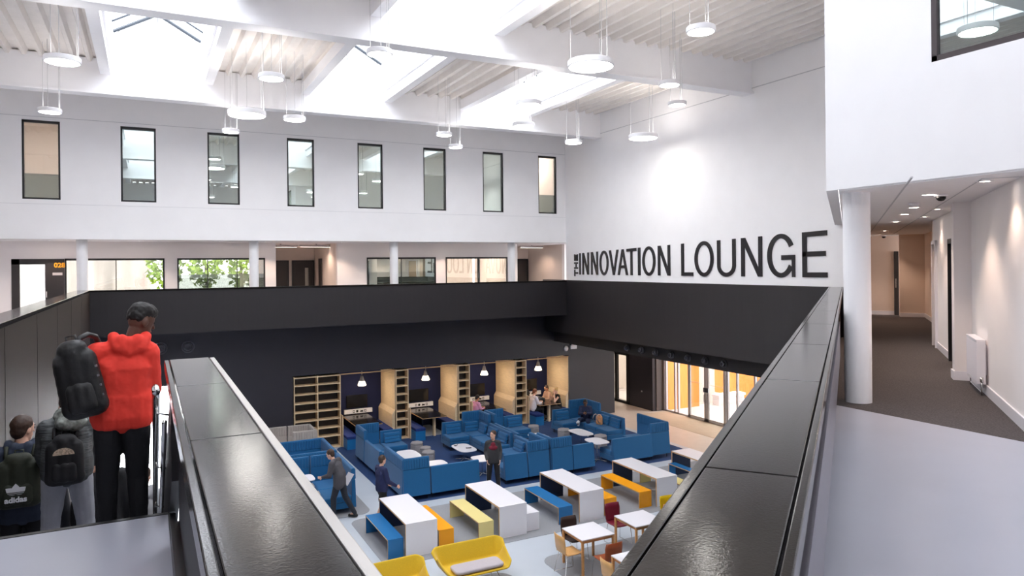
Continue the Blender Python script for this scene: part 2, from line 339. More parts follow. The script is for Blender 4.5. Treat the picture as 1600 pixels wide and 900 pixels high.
for i, (x0, x1, y0, y1) in enumerate(SKY):
    s_ = empty('skylight_%d' % (i+1), (x0, y0, TOP)); L, D = x1-x0, y1-y0
    tag(s_, ['rear left rooflight with glazed gable over white upstands', 'rear middle rooflight between ribbed decks', 'rear right rooflight between ribbed decks', 'rooflight left of middle over the stair', 'rooflight beyond the middle beam', 'added unseen rooflight above the camera', 'added unseen rooflight above the stair head'][i], 'skylight', kind='structure')
    up = MB().box(-.1, 0, -.3, D+.2, -.02, .85).box(L, L+.1, -.3, D+.2, -.02, .85).box(-.1, L+.1, -.3, -.2, 0, .85).box(-.1, L+.1, D+.08, D+.18, -.1, .85)
    up.build('upstand', whitebeam, s_)
    MB().box(-.3, -.06, -.3, D+.2, -.3, .0).box(L+.06, L+.3, -.3, D+.2, -.3, .0).build('trimmer_beam', whitebeam, s_, .004)
    bars = MB(); h0, h1 = .85, 1.45
    nb = 8
    for k in range(nb+1):
        y = -.2+(D+.3)*k/nb; r_ = .05 if k in (0, nb) else .028
        bars.tube([(0, y, h0), (L/2, y, h1)], r_, 6).tube([(L, y, h0), (L/2, y, h1)], r_, 6)
    bars.tube([(L/2, -.2, h1), (L/2, D+.1, h1)], .05, 6).tube([(L/2, D+.1, h0), (L/2, D+.1, h1)], .015, 6).tube([(0, D+.1, h0), (L, D+.1, h0)], .02, 6)
    bars.build('glazing_bars', mat('grey_glazing_bar', sr(62, 68, 76), .5), s_)
    MB().add([(0, -.2, h0), (L/2, -.2, h1), (L/2, D+.1, h1), (0, D+.1, h0), (L, -.2, h0), (L, D+.1, h0)], [(0, 1, 2, 3), (1, 4, 5, 2), (0, 4, 1), (3, 2, 5)]).build('glass_pane', roofglass, s_)

# ---------------------------------------------------------------- white block on the right
BX = 7.52
s0 = (BX*UX+5.94*UY)
wl = MB()
for a, b, c, d in holes(YN, 5.94, SOF+.02, TOP+.3, [(3.2, 4.74, 8.49, 10.9)]): wl.box(BX, BX+.2, a, b, c, d)
struct(wl, 'wall_block', white, 'white upper wall facing the camera at the right with a window', 'wall')
struct(MB().box(s0, 28, .1-.0, .3, SOF+.02, TOP+.3).xf(lambda p: Vector(ST(p))).xf(lambda p: Vector((max(p.x, BX), p.y, p.z))), 'wall_block_gallery', white, 'white wall over the corridor opening', 'wall')
w = empty('window_13', (BX, 3.2, 8.49)); tag(w, 'large dark framed window at the top right, reflecting a pendant', 'window', kind='structure')
MB().box(.0, .1, 0, 1.54, 0, .06).box(.0, .1, 1.48, 1.54, 0, 2.4).box(.0, .1, 0, .06, 0, 2.4).box(0, .1, 0, 1.54, 2.34, 2.4).build('window_frame', mat('dark_brown_frame', sr(70, 62, 64), .5), w)
box(.03, .04, .05, 1.5, .05, 2.35).build('window_pane', glass('block_window_glass', (.42, .47, .47), .5), w)
struct(MB().box(9.5, 9.6, YN, 5, 7.3, 11.2).box(7.72, 9.6, YN, 5, 11.2, 11.3).box(7.72, 9.6, YN, 5.2, 7.25, 7.4).box(7.72, 9.6, 5.0, 5.1, 7.4, 11.2), 'wall_block_room', beigeroom)
# upper floor, landing, corridor
st = lambda mb: mb.xf(lambda p: Vector(ST(p)))
fl = MB().prism([(.145, -1.2), (BX, 4.75-1.2), (BX, -3), (.145, -3)], 4.3, UF)
# lino: floor to the right of the angled parapet (t < .03) up to X = 7.52
def lt(x, t): return ((x*1.0), (t + x*UY)/UX)      # y on the line of given t at abscissa x
fl = MB().prism([(.1, -3), (BX, -3), (BX, lt(BX, .155)[1]), (.1, lt(.1, .155)[1])], 4.3, UF)
struct(fl, 'floor_upper', lino, 'grey lino floor of the upper level', 'floor')
struct(MB().box(-1.45, .12, YN, 5.68, 4.3, UF), 'floor_landing', lino, 'grey lino landing at the stair head', 'floor')
struct(MB().box(-1.45, .12, 5.655, 5.70, 4.2, UF+.004), 'trim_landing_nosing', blackm, 'dark nosing at the landing edge', 'trim')
cf = MB().prism([(BX, -3), (BX, lt(BX, .155)[1]), (24.5, lt(24.5, .155)[1]), (24.5, 5.0), (14, -3)], 4.3, UF)
struct(cf, 'floor_corridor', carpetc, 'charcoal patterned carpet of the corridor', 'floor')
cc = MB().prism([(BX+.02, -3), (BX+.02, lt(BX, .1)[1]), (24.5, lt(24.5, .1)[1]), (24.5, 5.0), (14, -3)], SOF, SOF+.08)
struct(cc, 'ceiling_corridor', ceilm, 'white panelled corridor ceiling', 'ceiling')
struct(st(MB().box(8.4, 26, -.62, -.60, SOF-.004, SOF+.01).box(8.9, 26, -1.30, -1.285, SOF-.004, SOF+.01).box(8.9, 8.915, -1.64, -1.285, SOF-.004, SOF+.01)), 'trim_ceiling_joint', MATS['joint_grey'], 'thin joints in the corridor ceiling', 'trim')
TW = -1.64
def stp(x, y): return (x*UX+y*UY)
sJ = stp(14.82, 9.33)
sP0, sP1 = stp(10.64, 6.33), stp(11.0, 6.5)
sD0, sD1 = stp(11.9, 7.05), stp(12.6, 7.59)
sE0, sE1 = stp(14.27, 8.9), stp(14.69, 9.17)
wm = MB()
for a, b, c, d in holes(3.0, sJ, UF, SOF, [(sD0-.25, sD1, UF-1, 6.75), (sE0+.0, sE1, UF-1, 6.72)]): wm.box(a, b, TW-.2, TW, c, d)
struct(st(wm), 'wall_corridor', warmwall, 'white corridor wall with radiator', 'wall')
struct(st(MB().box(sP0, sP0+.26, TW, TW+.22, UF, SOF)), 'wall_pilaster', warmwall, 'white boxed pilaster on the corridor wall', 'wall')
sb = MB().box(3, sP0, TW, TW+.02, UF, UF+.13).box(sP0-.02, sP0+.28, TW, TW+.24, UF, UF+.13).box(sP0+.28, sD0-.25, TW, TW+.02, UF, UF+.13).box(sD1, sE0, TW, TW+.02, UF, UF+.13).box(sE1, sJ, TW, TW+.02, UF, UF+.13)
struct(st(sb), 'baseboard_corridor', whitelam, 'white skirting of the corridor', 'baseboard')
TW2 = -2.2
sE = stp(21.78, 14.03)
struct(st(MB().box(sJ-.001, sJ+.2, TW2, TW, UF, SOF).box(sJ+.2, sE, TW2-.2, TW2, UF, SOF).box(sE, sE+.2, TW2-.2, -1.5, UF, SOF).box(sE+.9, sE+1.1, -3, .1, UF, SOF)), 'wall_corridor_far', mat('far_corridor_paint', sr(226, 208, 194), .75, var=.02, scale=2), 'warm lit walls at the far end of the corridor', 'wall')
struct(st(MB().box(sE-.02, sE, TW2, -1.5, UF, UF+.13).box(sE+.88, sE+.9, -1.5, .1, UF, UF+.13).box(sJ+.2, sE, TW2, TW2+.02, UF, UF+.13)), 'baseboard_far', whitelam, 'white skirting at the corridor end', 'baseboard')
struct(st(MB().box(stp(14.8, 11.5), sE+1.1, .1, .3, UF, SOF)), 'wall_corridor_left', MATS['far_corridor_paint'])
struct(st(MB().box(3.0, 16.5, TW-1.6, TW-1.5, UF, SOF)), 'wall_side_rooms', beigeroom)
# column at the corridor mouth
c = MB().lathe([(.158, UF), (.158, SOF)], 40, (7.95, 5.99, 0)).build('round_column', whitebeam); smooth_ang(c); tag(c, 'large round white column at the corridor mouth on the right', 'column')

# angled parapet (right) and straight parapet (left of the camera)
o = MB(); sQ = stp(14.5, 11.6); 
struct(st(MB().box(-.35, sQ, .16, .36, 4.1, CP-.05)), 'wall_parapet_right', blackp, 'black panelled parapet running away to the right', 'wall')
cop = empty('trim_coping_right'); tag(cop, 'glossy black coping of the right hand parapet', 'trim', kind='structure')
cuts = [-.35, 2.06, 3.75, 5.45, 7.3, 9.3, 11.4, 13.6, 15.8, sQ]
q = MB()
for a, b in zip(cuts, cuts[1:]): q.box(a+.003, b-.003, .125, .37, CP-.05, CP)
st(q).build('coping_slab', coping, cop, .004)
st(MB().box(-.35, sQ, .375, .405, CP-.06, CP-.002)).build('outer_edge', coping, cop, .004)
st(MB().box(-.35, sQ, .095, .12, CP-.07, CP-.002)).build('inner_edge', coping, cop, .004)
struct(st(MB().box(.4, s0+.1, .09, .155, 5.2, 5.62)), 'trim_right_capping', mat('satin_grey_metal', sr(120, 116, 126), .3, .5), 'satin metal strip under the right coping', 'trim')
struct(MB().box(.17, .34, -.1, 5.0, 4.1, CP-.05), 'wall_parapet_stair', blackp, 'black parapet beside the stair head', 'wall')
cop = empty('trim_coping_stair'); tag(cop, 'glossy black coping beside the stair, in the foreground', 'trim', kind='structure')
q = MB().box(.125, .355, -.1, 2.62, CP-.05, CP).box(.125, .355, 2.626, 3.86, CP-.05, CP).box(.125, .355, 3.866, 5.03, CP-.05, CP)
q.build('coping_slab', coping, cop, .004)
MB().box(.36, .39, -.1, 5.03, CP-.06, CP-.002).build('outer_edge', mat('light_metal_edge', sr(190, 186, 182), .3, .6), cop, .004)
MB().box(.095, .12, -.1, 5.03, CP-.07, CP-.002).build('inner_edge', coping, cop, .004)
struct(MB().box(.12, .17, -.1, 5.0, 4.6, 4.75).box(.12, .17, 5.0, 5.66, 4.3, UF+.004), 'baseboard_stair', blackm, 'dark skirting of the stair parapet', 'baseboard')
# ================================================================ STAIR
st_ = empty('staircase', (0, 0, 0)); tag(st_, 'grey staircase descending behind the landing edge', 'staircase')
NS = 26
treads = MB()
for k in range(1, NS):
    y = 5.70+.28*(k-1); z = UF-.17*k
    treads.box(-1.44, .10, y, y+.28, z-.22, z)
treads.build('flight', lino, st_)
nos = MB()
for k in range(1, NS): y = 5.70+.28*k; nos.box(-1.44, .10, y-.03, y+.001, UF-.17*k-.001, UF-.17*k+.003)
nos.build('nosing', blackm, st_)
MB().add([(.13, 5.02, 5.0), (.13, 13.0, .15), (.13, 13.0, 1.0), (.13, 6.2, 5.05), (.13, 5.02, 5.6), (.19, 5.02, 5.0), (.19, 13.0, .15), (.19, 13.0, 1.0), (.19, 6.2, 5.05), (.19, 5.02, 5.6)],
         [(0, 1, 2, 3, 4), (9, 8, 7, 6, 5), (0, 5, 6, 1), (1, 6, 7, 2), (2, 7, 8, 3), (3, 8, 9, 4), (4, 9, 5, 0)]).build('balustrade_panel', blackp, st_)
hr = empty('handrail', (0, 0, 0)); tag(hr, 'polished steel stair handrail beside the person in the red hoodie', 'handrail')
def hy(y, off=0): return 5.56-(y-5.35)*.607+off
MB().tube([(.05, 5.25, hy(5.35)-.02), (.045, 5.32, hy(5.35)+.0), (.05, 5.5, hy(5.5)), (.075, 12.5, hy(12.5))], .024, 12).build('rail', chrome, hr, smooth=True)
MB().tube([(.10, 5.4, hy(5.4)-.22), (.105, 12.5, hy(12.5)-.22)], .018, 10).build('lower_rail', chrome, hr, smooth=True)
for k in range(6):
    y = 5.6+k*1.05
    MB().tube([(.055, y, hy(y)-.02), (.055, y, hy(y)-.07), (.13, y, hy(y)-.09)], .008, 6).build('bracket', chrome, hr, smooth=True)
# ================================================================ LETTERING
def letter(ch, L, R, z0, h, t, slant=0.0304, depth=.03, rot=False, label=''):
    """strokes of one capital; L, R = Y of its left and right edges on the lounge wall"""
    w = L-R; P = []
    def quad(*p): P.append(list(p))
    def bar(x0, x1, v0, v1): quad((x0, v0), (x1, v0), (x1, v1), (x0, v1))
    def arc(cx, cy, rx, ry, a0, a1, tx, ty, n=36):
        for k in range(n):
            a = math.radians(a0+(a1-a0)*k/n); b = math.radians(a0+(a1-a0)*(k+1)/n)
            quad((cx+rx*math.cos(a), cy+ry*math.sin(a)), (cx+rx*math.cos(b), cy+ry*math.sin(b)),
                 (cx+(rx-tx)*math.cos(b), cy+(ry-ty)*math.sin(b)), (cx+(rx-tx)*math.cos(a), cy+(ry-ty)*math.sin(a)))
    tv = t*.92
    if ch == 'I': bar(0, w, 0, h)
    elif ch == 'N': bar(0, t, 0, h); bar(w-t, w, 0, h); quad((0, h), (t*1.15, h), (w, 0), (w-t*1.15, 0))
    elif ch in 'OG':
        e = .015*h
        if ch == 'O': arc(w/2, h/2, w/2, h/2+e, 0, 360, t*1.05, tv, 48)
        else:
            arc(w/2, h/2, w/2, h/2+e, 28, 328, t*1.1, tv, 48); bar(w*.52, w, h*.40, h*.40+tv); bar(w-t*.75, w, 0, h*.40)
    elif ch == 'U': bar(0, t, h*.3, h); bar(w-t, w, h*.3, h); arc(w/2, h*.3, w/2, h*.3+.012, 180, 360, t, tv)
    elif ch == 'V': quad((0, h), (t*1.1, h), (w/2+t*.45, 0), (w/2-t*.5, 0)); quad((w-t*1.1, h), (w, h), (w/2+t*.5, 0), (w/2-t*.45, 0))
    elif ch == 'A': quad((0, 0), (t*1.1, 0), (w/2+t*.45, h), (w/2-t*.5, h)); quad((w-t*1.1, 0), (w, 0), (w/2+t*.5, h), (w/2-t*.45, h)); bar(w*.22, w*.78, h*.27, h*.27+tv)
    elif ch == 'T': bar(0, w, h-tv, h); bar(w/2-t/2, w/2+t/2, 0, h)
    elif ch == 'L': bar(0, t, 0, h); bar(0, w, 0, tv)
    elif ch == 'E': bar(0, t, 0, h); bar(0, w, 0, tv); bar(0, w, h-tv, h); bar(0, w*.94, h/2-tv*.4, h/2+tv*.6)
    elif ch == 'H': bar(0, t, 0, h); bar(w-t, w, 0, h); bar(0, w, h/2-tv/2, h/2+tv/2)
    m = MB()
    for k, p in enumerate(P):
        d0 = -.0004*(k % 3)
        if rot: T = lambda q: (XW-q[2]-d0, L-q[1], z0+q[0])
        else: T = lambda q: (XW-q[2]-d0, L-q[0], z0+q[1]*(1+(slant*(q[0]))/h))
        if rot: T = lambda q: (XW-q[2]-d0, R+q[1], z0+q[0])
        m.prism(p, .0, depth, T)
    o = m.build('wall_letter', mat('black_acrylic_lettering', sr(34, 32, 36), .3)); tag(o, label, 'letter', 'black letters on the lounge wall'); return o
EDG = [('I', 22.63, 22.54), ('N', 22.42, 21.98), ('N', 21.84, 21.39), ('O', 21.29, 20.74), ('V', 20.70, 20.14), ('A', 20.19, 19.6), ('T', 19.67, 19.13), ('I', 19.04, 18.92), ('O', 18.81, 18.14), ('N', 18.01, 17.42),
       ('L', 16.9, 16.38), ('O', 16.31, 15.52), ('U', 15.37, 14.66), ('N', 14.45, 13.71), ('G', 13.53, 12.64), ('E', 12.41, 11.69)]
LB = ['black letter I beginning the word INNOVATION', 'first black letter N of INNOVATION, after the initial I', 'second black letter N of INNOVATION, before the first O', 'black letter O before the V in INNOVATION', 'black letter V in INNOVATION', 'black letter A in INNOVATION', 'black letter T in INNOVATION', 'black letter I after the T in INNOVATION', 'black letter O near the end of INNOVATION', 'black letter N ending the word INNOVATION',
      'large black letter L beginning LOUNGE', 'large black letter O in LOUNGE', 'large black letter U in LOUNGE', 'large black letter N in LOUNGE', 'large black letter G in LOUNGE', 'largest black letter, E at the end of LOUNGE']
for (ch, l, r), lab in zip(EDG, LB):
    h = .80+(22.57-l)*.0304; letter(ch, l, r, 5.995, h, min(h*.118, (l-r)*.99) if ch != 'I' else l-r, label=lab)
for ch, z, wd, lab in [('T', 5.93, .24, 'small sideways black letter T of THE'), ('H', 6.21, .25, 'small sideways black letter H of THE'), ('E', 6.51, .25, 'small sideways black letter E of THE')]:
    letter(ch, 22.985, 22.735, z, .25, .062, rot=True, label=lab).data
upm = mat('added_deck_glow', (1, 1, 1), .5, emit=(1, .95, .9), es=6.5)  # emission for the added disc that brightens the roof deck
# ================================================================ PENDANTS
def pendant(x, y, D, label, group='round white pendant lights', z=10.1, ztop=TOP+.1):
    p = empty('pendant_light', (x, y, z)); tag(p, label, 'pendant light', group); r = D/2; hgt = .055+.06*D
    h = MB().lathe([(r-.03, .004), (r-.012, -.0), (r, .012), (r, hgt), (r-.01, hgt+.01), (0.001, hgt+.01)], 48).build('lamp_housing', whitebeam, p); smooth_ang(h)
    d = MB().lathe([(.001, .002), (r-.028, .002), (r-.028, .02), (.001, .02)], 48).build('diffuser', lampw, p)
    MB().lathe([(.001, hgt+.012), (r*.8, hgt+.012), (r*.8, hgt+.016), (.001, hgt+.016)], 32).build('added_glow_disc', upm, p)  # unseen glowing disc added on top to brighten the roof deck
    for k in range(3):
        a = 2*math.pi*k/3+.4; xx, yy = (r-.06)*math.cos(a), (r-.06)*math.sin(a)
        MB().tube([(xx, yy, hgt), (xx, yy, ztop-z)], .004, 5).build('suspension_wire', mat('grey_wire', sr(190, 190, 192), .5), p)
    MB().tube([(r-.05, .02, hgt), (r-.05, .02, ztop-z)], .006, 6).build('power_cable', MATS['grey_wire'], p)
    return p
PD = [(97, 'mid sized pendant light high at the far left', -1.32, 15.15, .6), (78, 'pendant light just above the leftmost tall window', -2.01, 20.07, .5), (386, 'large pendant light above the third tall window', 2.23, 18.54, .9),
 (424, 'drum pendant light below the ribbed deck left of centre', 2.24, 14.75, .5), (460, 'pendant light above the fourth tall window', 3.38, 18.61, .55), (359, 'small pendant light overlapping the top of the third tall window', 2.1, 21.0, .45),
 (593, 'pendant light in front of the middle rooflight', 3.7, 12.26, .46), (694, 'small pendant light above the sixth tall window, upper of the close pair', 7.63, 19.05, .45), (712, 'small pendant light above the sixth tall window, lower of the close pair', 8.74, 20.86, .45),
 (923, 'largest pendant light, hanging right of centre', 7.53, 11.32, .88), (826, 'pendant light under the rear right rooflight, upper of two', 8.0, 14.66, .6), (818, 'pendant light under the rear right rooflight, lower of two', 9.09, 16.95, .6),
 (896, 'pendant light above the end of the rear wall near the corner', 11.73, 18.63, .53), (1005, 'wide pendant light against the lounge wall', 13.2, 17.08, .86), (1046, 'pendant light in front of the end of the middle beam', 9.81, 11.79, .45),
 (1058, 'small pendant light just below the beam end on the lounge wall', 11.2, 13.19, .43), (1095, 'pendant light below the ribbed deck at top right', 8.03, 8.86, .47)]
for px, lab, x, y, D in PD: pendant(x, y, D, lab)
pendant(2.94, 6.89, .59, 'pendant light reflected in the big window at top right')
# ================================================================ DOWNLIGHTS
def spot(name, loc, energy, ang=100, col=(1, .74, .58), parent=None, rot=(0, 0, 0), blend=.6, rad=.05):
    l = bpy.data.lights.new(name, 'SPOT'); l.energy = energy; l.spot_size = math.radians(ang); l.spot_blend = blend; l.color = col; l.shadow_soft_size = rad
    o = bpy.data.objects.new(name, l); COL.objects.link(o); o.location = loc; o.rotation_euler = rot
    if parent: o.parent = parent
    return o
def downlight(x, y, z, label, group, W, lens=True, r=.07, rz=0):
    d = empty('downlight', (x, y, z), rz); tag(d, label, 'downlight', group)
    MB().lathe([(r, -.001), (r+.02, -.008), (r+.03, -.001), (r+.03, .004), (r, .004)], 24).build('trim_ring', whitebeam, d, smooth=True)
    MB().lathe([(.001, -.003), (r, -.003), (r, .002), (.001, .002)], 24).build('lens', downm, d)
    spot('lamp', (0, 0, -.03), W, 110, parent=d)
for x, lab in [(-2.5, 'recessed gallery downlight over the dark door'), (-.2, 'recessed gallery downlight over the classroom window'), (2.1, 'recessed gallery downlight over the tree window'), (3.5, 'recessed gallery downlight right of the second column'),
               (6.0, 'recessed gallery downlight by the first recess'), (8.1, 'recessed gallery downlight right of the third column'), (10.0, 'recessed gallery downlight over the wall clock'), (13.8, 'recessed gallery downlight nearest the lettered wall')]:
    downlight(x, 24.55, SOF-.002, lab, 'gallery downlights', DOWN_W)
for k, (x, y, lab) in enumerate([(9.03, 5.75, 'nearest corridor downlight, beside the dome camera'), (10.93, 7.2, 'second nearest corridor downlight'), (12.3, 8.28, 'third nearest corridor downlight'), (14.34, 9.85, 'fourth nearest corridor downlight'), (18.2, 12.84, 'fifth nearest corridor downlight'), (20.43, 14.58, 'furthest downlight along the corridor ceiling')]):
    downlight(x, y, SOF-.002, lab, 'corridor downlights', DOWN_W*1.0)
# wall washers over the corridor wall
for s in (9.2, 13.7, 15.9): 
    p = ST((s, TW+.28, SOF-.002)); downlight(p[0], p[1], p[2], {9.2: 'corridor downlight close to the wall above the radiator', 13.7: 'corridor downlight close to the wall by the black door', 15.9: 'corridor downlight close to the wall by the far door frame'}[s], 'corridor wall downlights', DOWN_W*.35, r=.05)
# linear lights in the recesses
for x, y, lab in [(4.3, 26.6, 'slim linear ceiling light at the left of the first recess'), (5.5, 26.3, 'slim linear ceiling light at the right of the first recess'), (14.6, 26.6, 'slim linear ceiling light in the right recess')]:
    o = empty('linear_light', (x, y, SOF-.12), .12); tag(o, lab, 'linear light')
    box(-.6, .6, -.035, .035, 0, .08).build('body', alu, o); box(-.58, .58, -.025, .025, -.004, 0).build('diffuser', mat('soft_linear_diffuser', (1, 1, 1), emit=(1, .9, .82), es=2), o); box(-.02, .02, -.01, .01, .08, .12).build('hanger', alu, o)
    spot('lamp', (0, 0, -.03), DOWN_W*.6, 150, parent=o)
for k, (x, y) in enumerate([(16.3, 23.5), (19.1, 20.5), (16.3, 17.5), (18.6, 26.2), (19.1, 23)]):
    downlight(x, y, 4.298, 'unseen downlight added to brighten the entrance lobby', 'added lobby downlights', DOWN_W*1.3)  # hidden lamps added to light the lobby floor and door frames
# room lights behind windows
def arealight(name, loc, sx, sy, W, col=(1, .9, .8), rot=(0, 0, 0)):
    l = bpy.data.lights.new(name, 'AREA'); l.shape = 'RECTANGLE'; l.size = sx; l.size_y = sy; l.energy = W; l.color = col
    o = bpy.data.objects.new(name, l); COL.objects.link(o); o.location = loc; o.rotation_euler = rot; return o
def panel_light(x, y, z, sx, sy, W, label, col=(1, .9, .8)):
    o = box(-sx/2, sx/2, -sy/2, sy/2, 0, .04).build('ceiling_panel_light', lampw, loc=(x, y, z)); tag(o, label, 'panel light')
    l = arealight('lamp', (0, 0, -.02), sx, sy, W, col); l.parent = o
panel_light(-2.6, 25.6, 11.12, .9, .16, 30, 'slim ceiling light seen through the leftmost tall window', (.95, .97, 1))
panel_light(13.5, 25.6, 11.12, .7, .14, 30, 'slim ceiling light seen through the rightmost tall window', (.95, .97, 1))
panel_light(5.5, 26.2, 11.12, 1.2, .2, 40, 'slim ceiling light in the room behind the middle tall windows')
panel_light(9.6, 26.4, 11.12, 1.2, .2, 30, 'slim ceiling light behind the sixth tall window')
panel_light(-.6, 27.8, SOF-.06, 1.2, .6, 150, 'ceiling panel light in the room behind the classroom window')
panel_light(11.6, 27.2, SOF-.06, 1.2, .6, 14, 'ceiling panel light in the room with the clock')
panel_light(8.2, 27.2, SOF-.06, .8, .3, 20, 'ceiling panel light in the dim room')
panel_light(0, 27.6, 2.84, 1.2, 1.2, 300, 'ceiling panel light in the bright room behind the stair', (1, .97, .95))
panel_light(21.2, 27.5, 2.94, 1.2, 1.2, 6, 'ceiling panel light in the room behind the lobby door')
# ================================================================ GALLERY DETAILS
def dark_door(x, y, w, h, label, glassx=None, leaf=None, z0=UF):
    d = empty('door_%d' % len([1 for q in bpy.data.objects if q.name.startswith('door_') and q.type == 'EMPTY']), (x, y, z0)); tag(d, label, 'door', kind='structure')
    MB().box(0, .06, -.03, .08, 0, h).box(w-.06, w, -.03, .08, 0, h).box(0, w, -.03, .08, h-.06, h).build('door_frame', blackm, d)
    mm = MB()
    for a, b, c, e in holes(.06, w-.06, 0, h-.06, [(glassx[0], glassx[1], .5, h-.3)] if glassx else []): mm.box(a, b, 0, .045, c, e)
    mm.build('door_leaf', blackd, d)
    if glassx: box(glassx[0], glassx[1], .018, .026, .5, h-.3).build('vision_panel', doorglass, d)
    MB().tube([(w-.12, -.03, 1.0), (w-.24, -.04, 1.0)], .012, 8).build('door_handle', chrome, d)
    return d
# door 028: frame with open white leaf and sign panel
dn = empty('door_20', (-3.52, YR, UF)); tag(dn, 'black door frame at the far left with glazing and an amber room number', 'door', kind='structure')
MB().box(0, .2, -.02, .1, 0, 2.09).box(0, 1.32, -.02, .1, 1.93, 2.09).box(.83, .97, -.02, .1, 0, 1.93).build('door_frame', blackd, dn)
box(.97, 1.32, -.03, .08, 0, 1.93).build('sign_panel', blackd, dn)
box(.2, .83, .03, .04, .05, 1.93).build('glass_leaf', doorglass, dn)
MB().tube([(.87, -.03, .95), (.87, -.07, .95), (.87, -.07, 1.12), (.87, -.03, 1.12)], .012, 8).build('door_handle', chrome, dn)
def textmesh(body, size, m, name, parent=None, loc=(0, 0, 0), rot=(math.pi/2, 0, 0), extr=.004, bold=0, sx=1, align='CENTER'):
    cu = bpy.data.curves.new('t', 'FONT'); cu.body = body; cu.size = size; cu.extrude = extr; cu.align_x = align; cu.offset = bold
    t = bpy.data.objects.new('t', cu); COL.objects.link(t); bpy.context.view_layer.update()
    me = bpy.data.meshes.new_from_object(t.evaluated_get(bpy.context.evaluated_depsgraph_get())); bpy.data.objects.remove(t, do_unlink=True)
    me.transform(Matrix.Diagonal((sx, 1, 1, 1))); me.materials.clear(); me.materials.append(m)
    o = bpy.data.objects.new(name, me); COL.objects.link(o); o.location = loc; o.rotation_euler = rot
    if parent: o.parent = parent
    return o
amber = mat('amber_sign', sr(240, 170, 30), .5, emit=(1, .5, .05), es=.0)
textmesh('028', .19, amber, 'room_number', dn, (1.2, -.034, 1.84), bold=.006)
box(1.02, 1.27, -.036, -.03, 1.60, 1.68).build('name_plate', alu, dn)
box(-2.94, -2.72, 27.5, 27.55, UF, 6.5).build('folded_panel', whitelam); tag(bpy.data.objects['folded_panel'], 'white panel seen through the dark framed door', 'panel')
dark_door(4.36, 28.93, .62, 2.05, 'dark door at the left of the first gallery recess')
dark_door(5.1, 28.93, .86, 2.05, 'dark door with a slim vision panel in the first gallery recess', (.5, .64))
sp = box(0, .05, 0, .4, 0, 2.1).build('sign_panel', blackd, loc=(5.93, 27.6, UF+.001)); tag(sp, 'tall black sign panel on the side of the first recess', 'sign panel')
sp = box(0, .32, 0, .03, 0, 2.1).build('sign_panel', blackd, loc=(13.45, 28.36, UF+.001)); tag(sp, 'tall black sign panel in the right gallery recess', 'sign panel')
dark_door(13.9, 28.33, .86, 2.05, 'dark door in the right gallery recess', (.15, .27))
dark_door(14.8, 28.33, .55, 2.05, 'second dark door at the end of the right gallery recess')
ck = empty('wall_clock', (10.95, 29.17, 6.55)); tag(ck, 'round grey wall clock seen through the lit gallery window', 'clock')
MB().lathe([(.001, 0), (.2, 0), (.21, -.03), (.18, -.035), (.001, -.03)], 32, ax='y').build('clock_face', mat('clock_grey', sr(110, 116, 118), .5), ck, smooth=False)
MB().box(-.008, .008, -.045, -.036, 0, .13).box(-.1, 0.0, -.045, -.036, -.008, .008).build('clock_hands', whitelam, ck)
for x, z, lab in [(.38, 0, 'left of the pair of round black air nozzles on the black wall'), (1.17, 0, 'right of the pair of round black air nozzles on the black wall')]:
    n = empty('air_nozzle', (x, YR, 3.84)); tag(n, lab, 'air nozzle', 'air nozzles on the black rear wall')
    MB().lathe([(.19, .0), (.2, -.03), (.16, -.05), (.14, -.03), (.12, .0)], 32, ax='y').build('outer_ring', mat('satin_black', sr(74, 73, 80), .3), n, smooth=True)
    MB().lathe([(.13, -.01), (.12, -.09), (.09, -.12), (.07, -.09), (.05, -.06), (.001, -.06)], 32, ax='y').build('nozzle_ball', MATS['satin_black'], n, smooth=True)
for k, y in enumerate([20.19, 19.4, 18.64, 17.85, 17.07, 16.31, 15.54]):
    n = empty('air_nozzle', (14.85, y, 3.455)); tag(n, '%s air nozzle from the left on the black bulkhead over the entrance' % ['first', 'second', 'third', 'fourth', 'fifth', 'sixth', 'seventh'][k], 'air nozzle', 'air nozzles on the black bulkhead')
    MB().lathe([(.11, .0), (.12, -.03), (.10, -.05), (.085, -.03), (.075, .0)], 24, ax='x').build('outer_ring', MATS['satin_black'], n, smooth=True)
    MB().lathe([(.08, -.01), (.08, -.10), (.06, -.13), (.045, -.10), (.03, -.06), (.001, -.06)], 24, ax='x').build('nozzle_ball', MATS['satin_black'], n, smooth=True)
# fittings on the rear wall near the corner
b1 = MB().lathe([(.001, -.06), (.08, -.055), (.11, -.03), (.115, 0)], 28, ax='y').build('round_detector', whitelam, smooth=True, loc=(15.42, YR, 2.9)); tag(b1, 'round white wall detector near the carrel corner', 'detector')
e_ = empty('emergency_light', (15.62, YR, 2.92)); tag(e_, 'white twin spot emergency light beside the round detector', 'emergency light')
box(0, .3, -.08, 0, -.05, .11).build('body', whitelam, e_, .01)
for dx in (.07, .23): MB().lathe([(.001, -.12), (.045, -.11), (.05, -.06), (.03, -.05)], 16, (dx, 0, .14), 'y').build('spot_head', whitelam, e_, smooth=True)
# dome cameras and detector in the corridor
for x, y, lab in [(9.15, 5.66, 'black dome camera beside the nearest corridor downlight'), (21.5, 15.2, 'black dome camera at the far end of the corridor')]:
    c = empty('dome_camera', (x, y, SOF-.001)); tag(c, lab, 'camera')
    MB().lathe([(.075, 0), (.08, -.02), (.06, -.03)], 24).build('base', whitelam, c, smooth=True); MB().lathe([(.062, -.02), (.055, -.06), (.03, -.085), (.001, -.09)], 24).build('dome', blackpl, c, smooth=True)
dt = MB().lathe([(.07, 0), (.07, -.02), (.04, -.05), (.001, -.055)], 20).build('smoke_detector', whitelam, smooth=True, loc=(10.1, 6.65, SOF-.001)); tag(dt, 'small white detector on the corridor ceiling', 'detector')
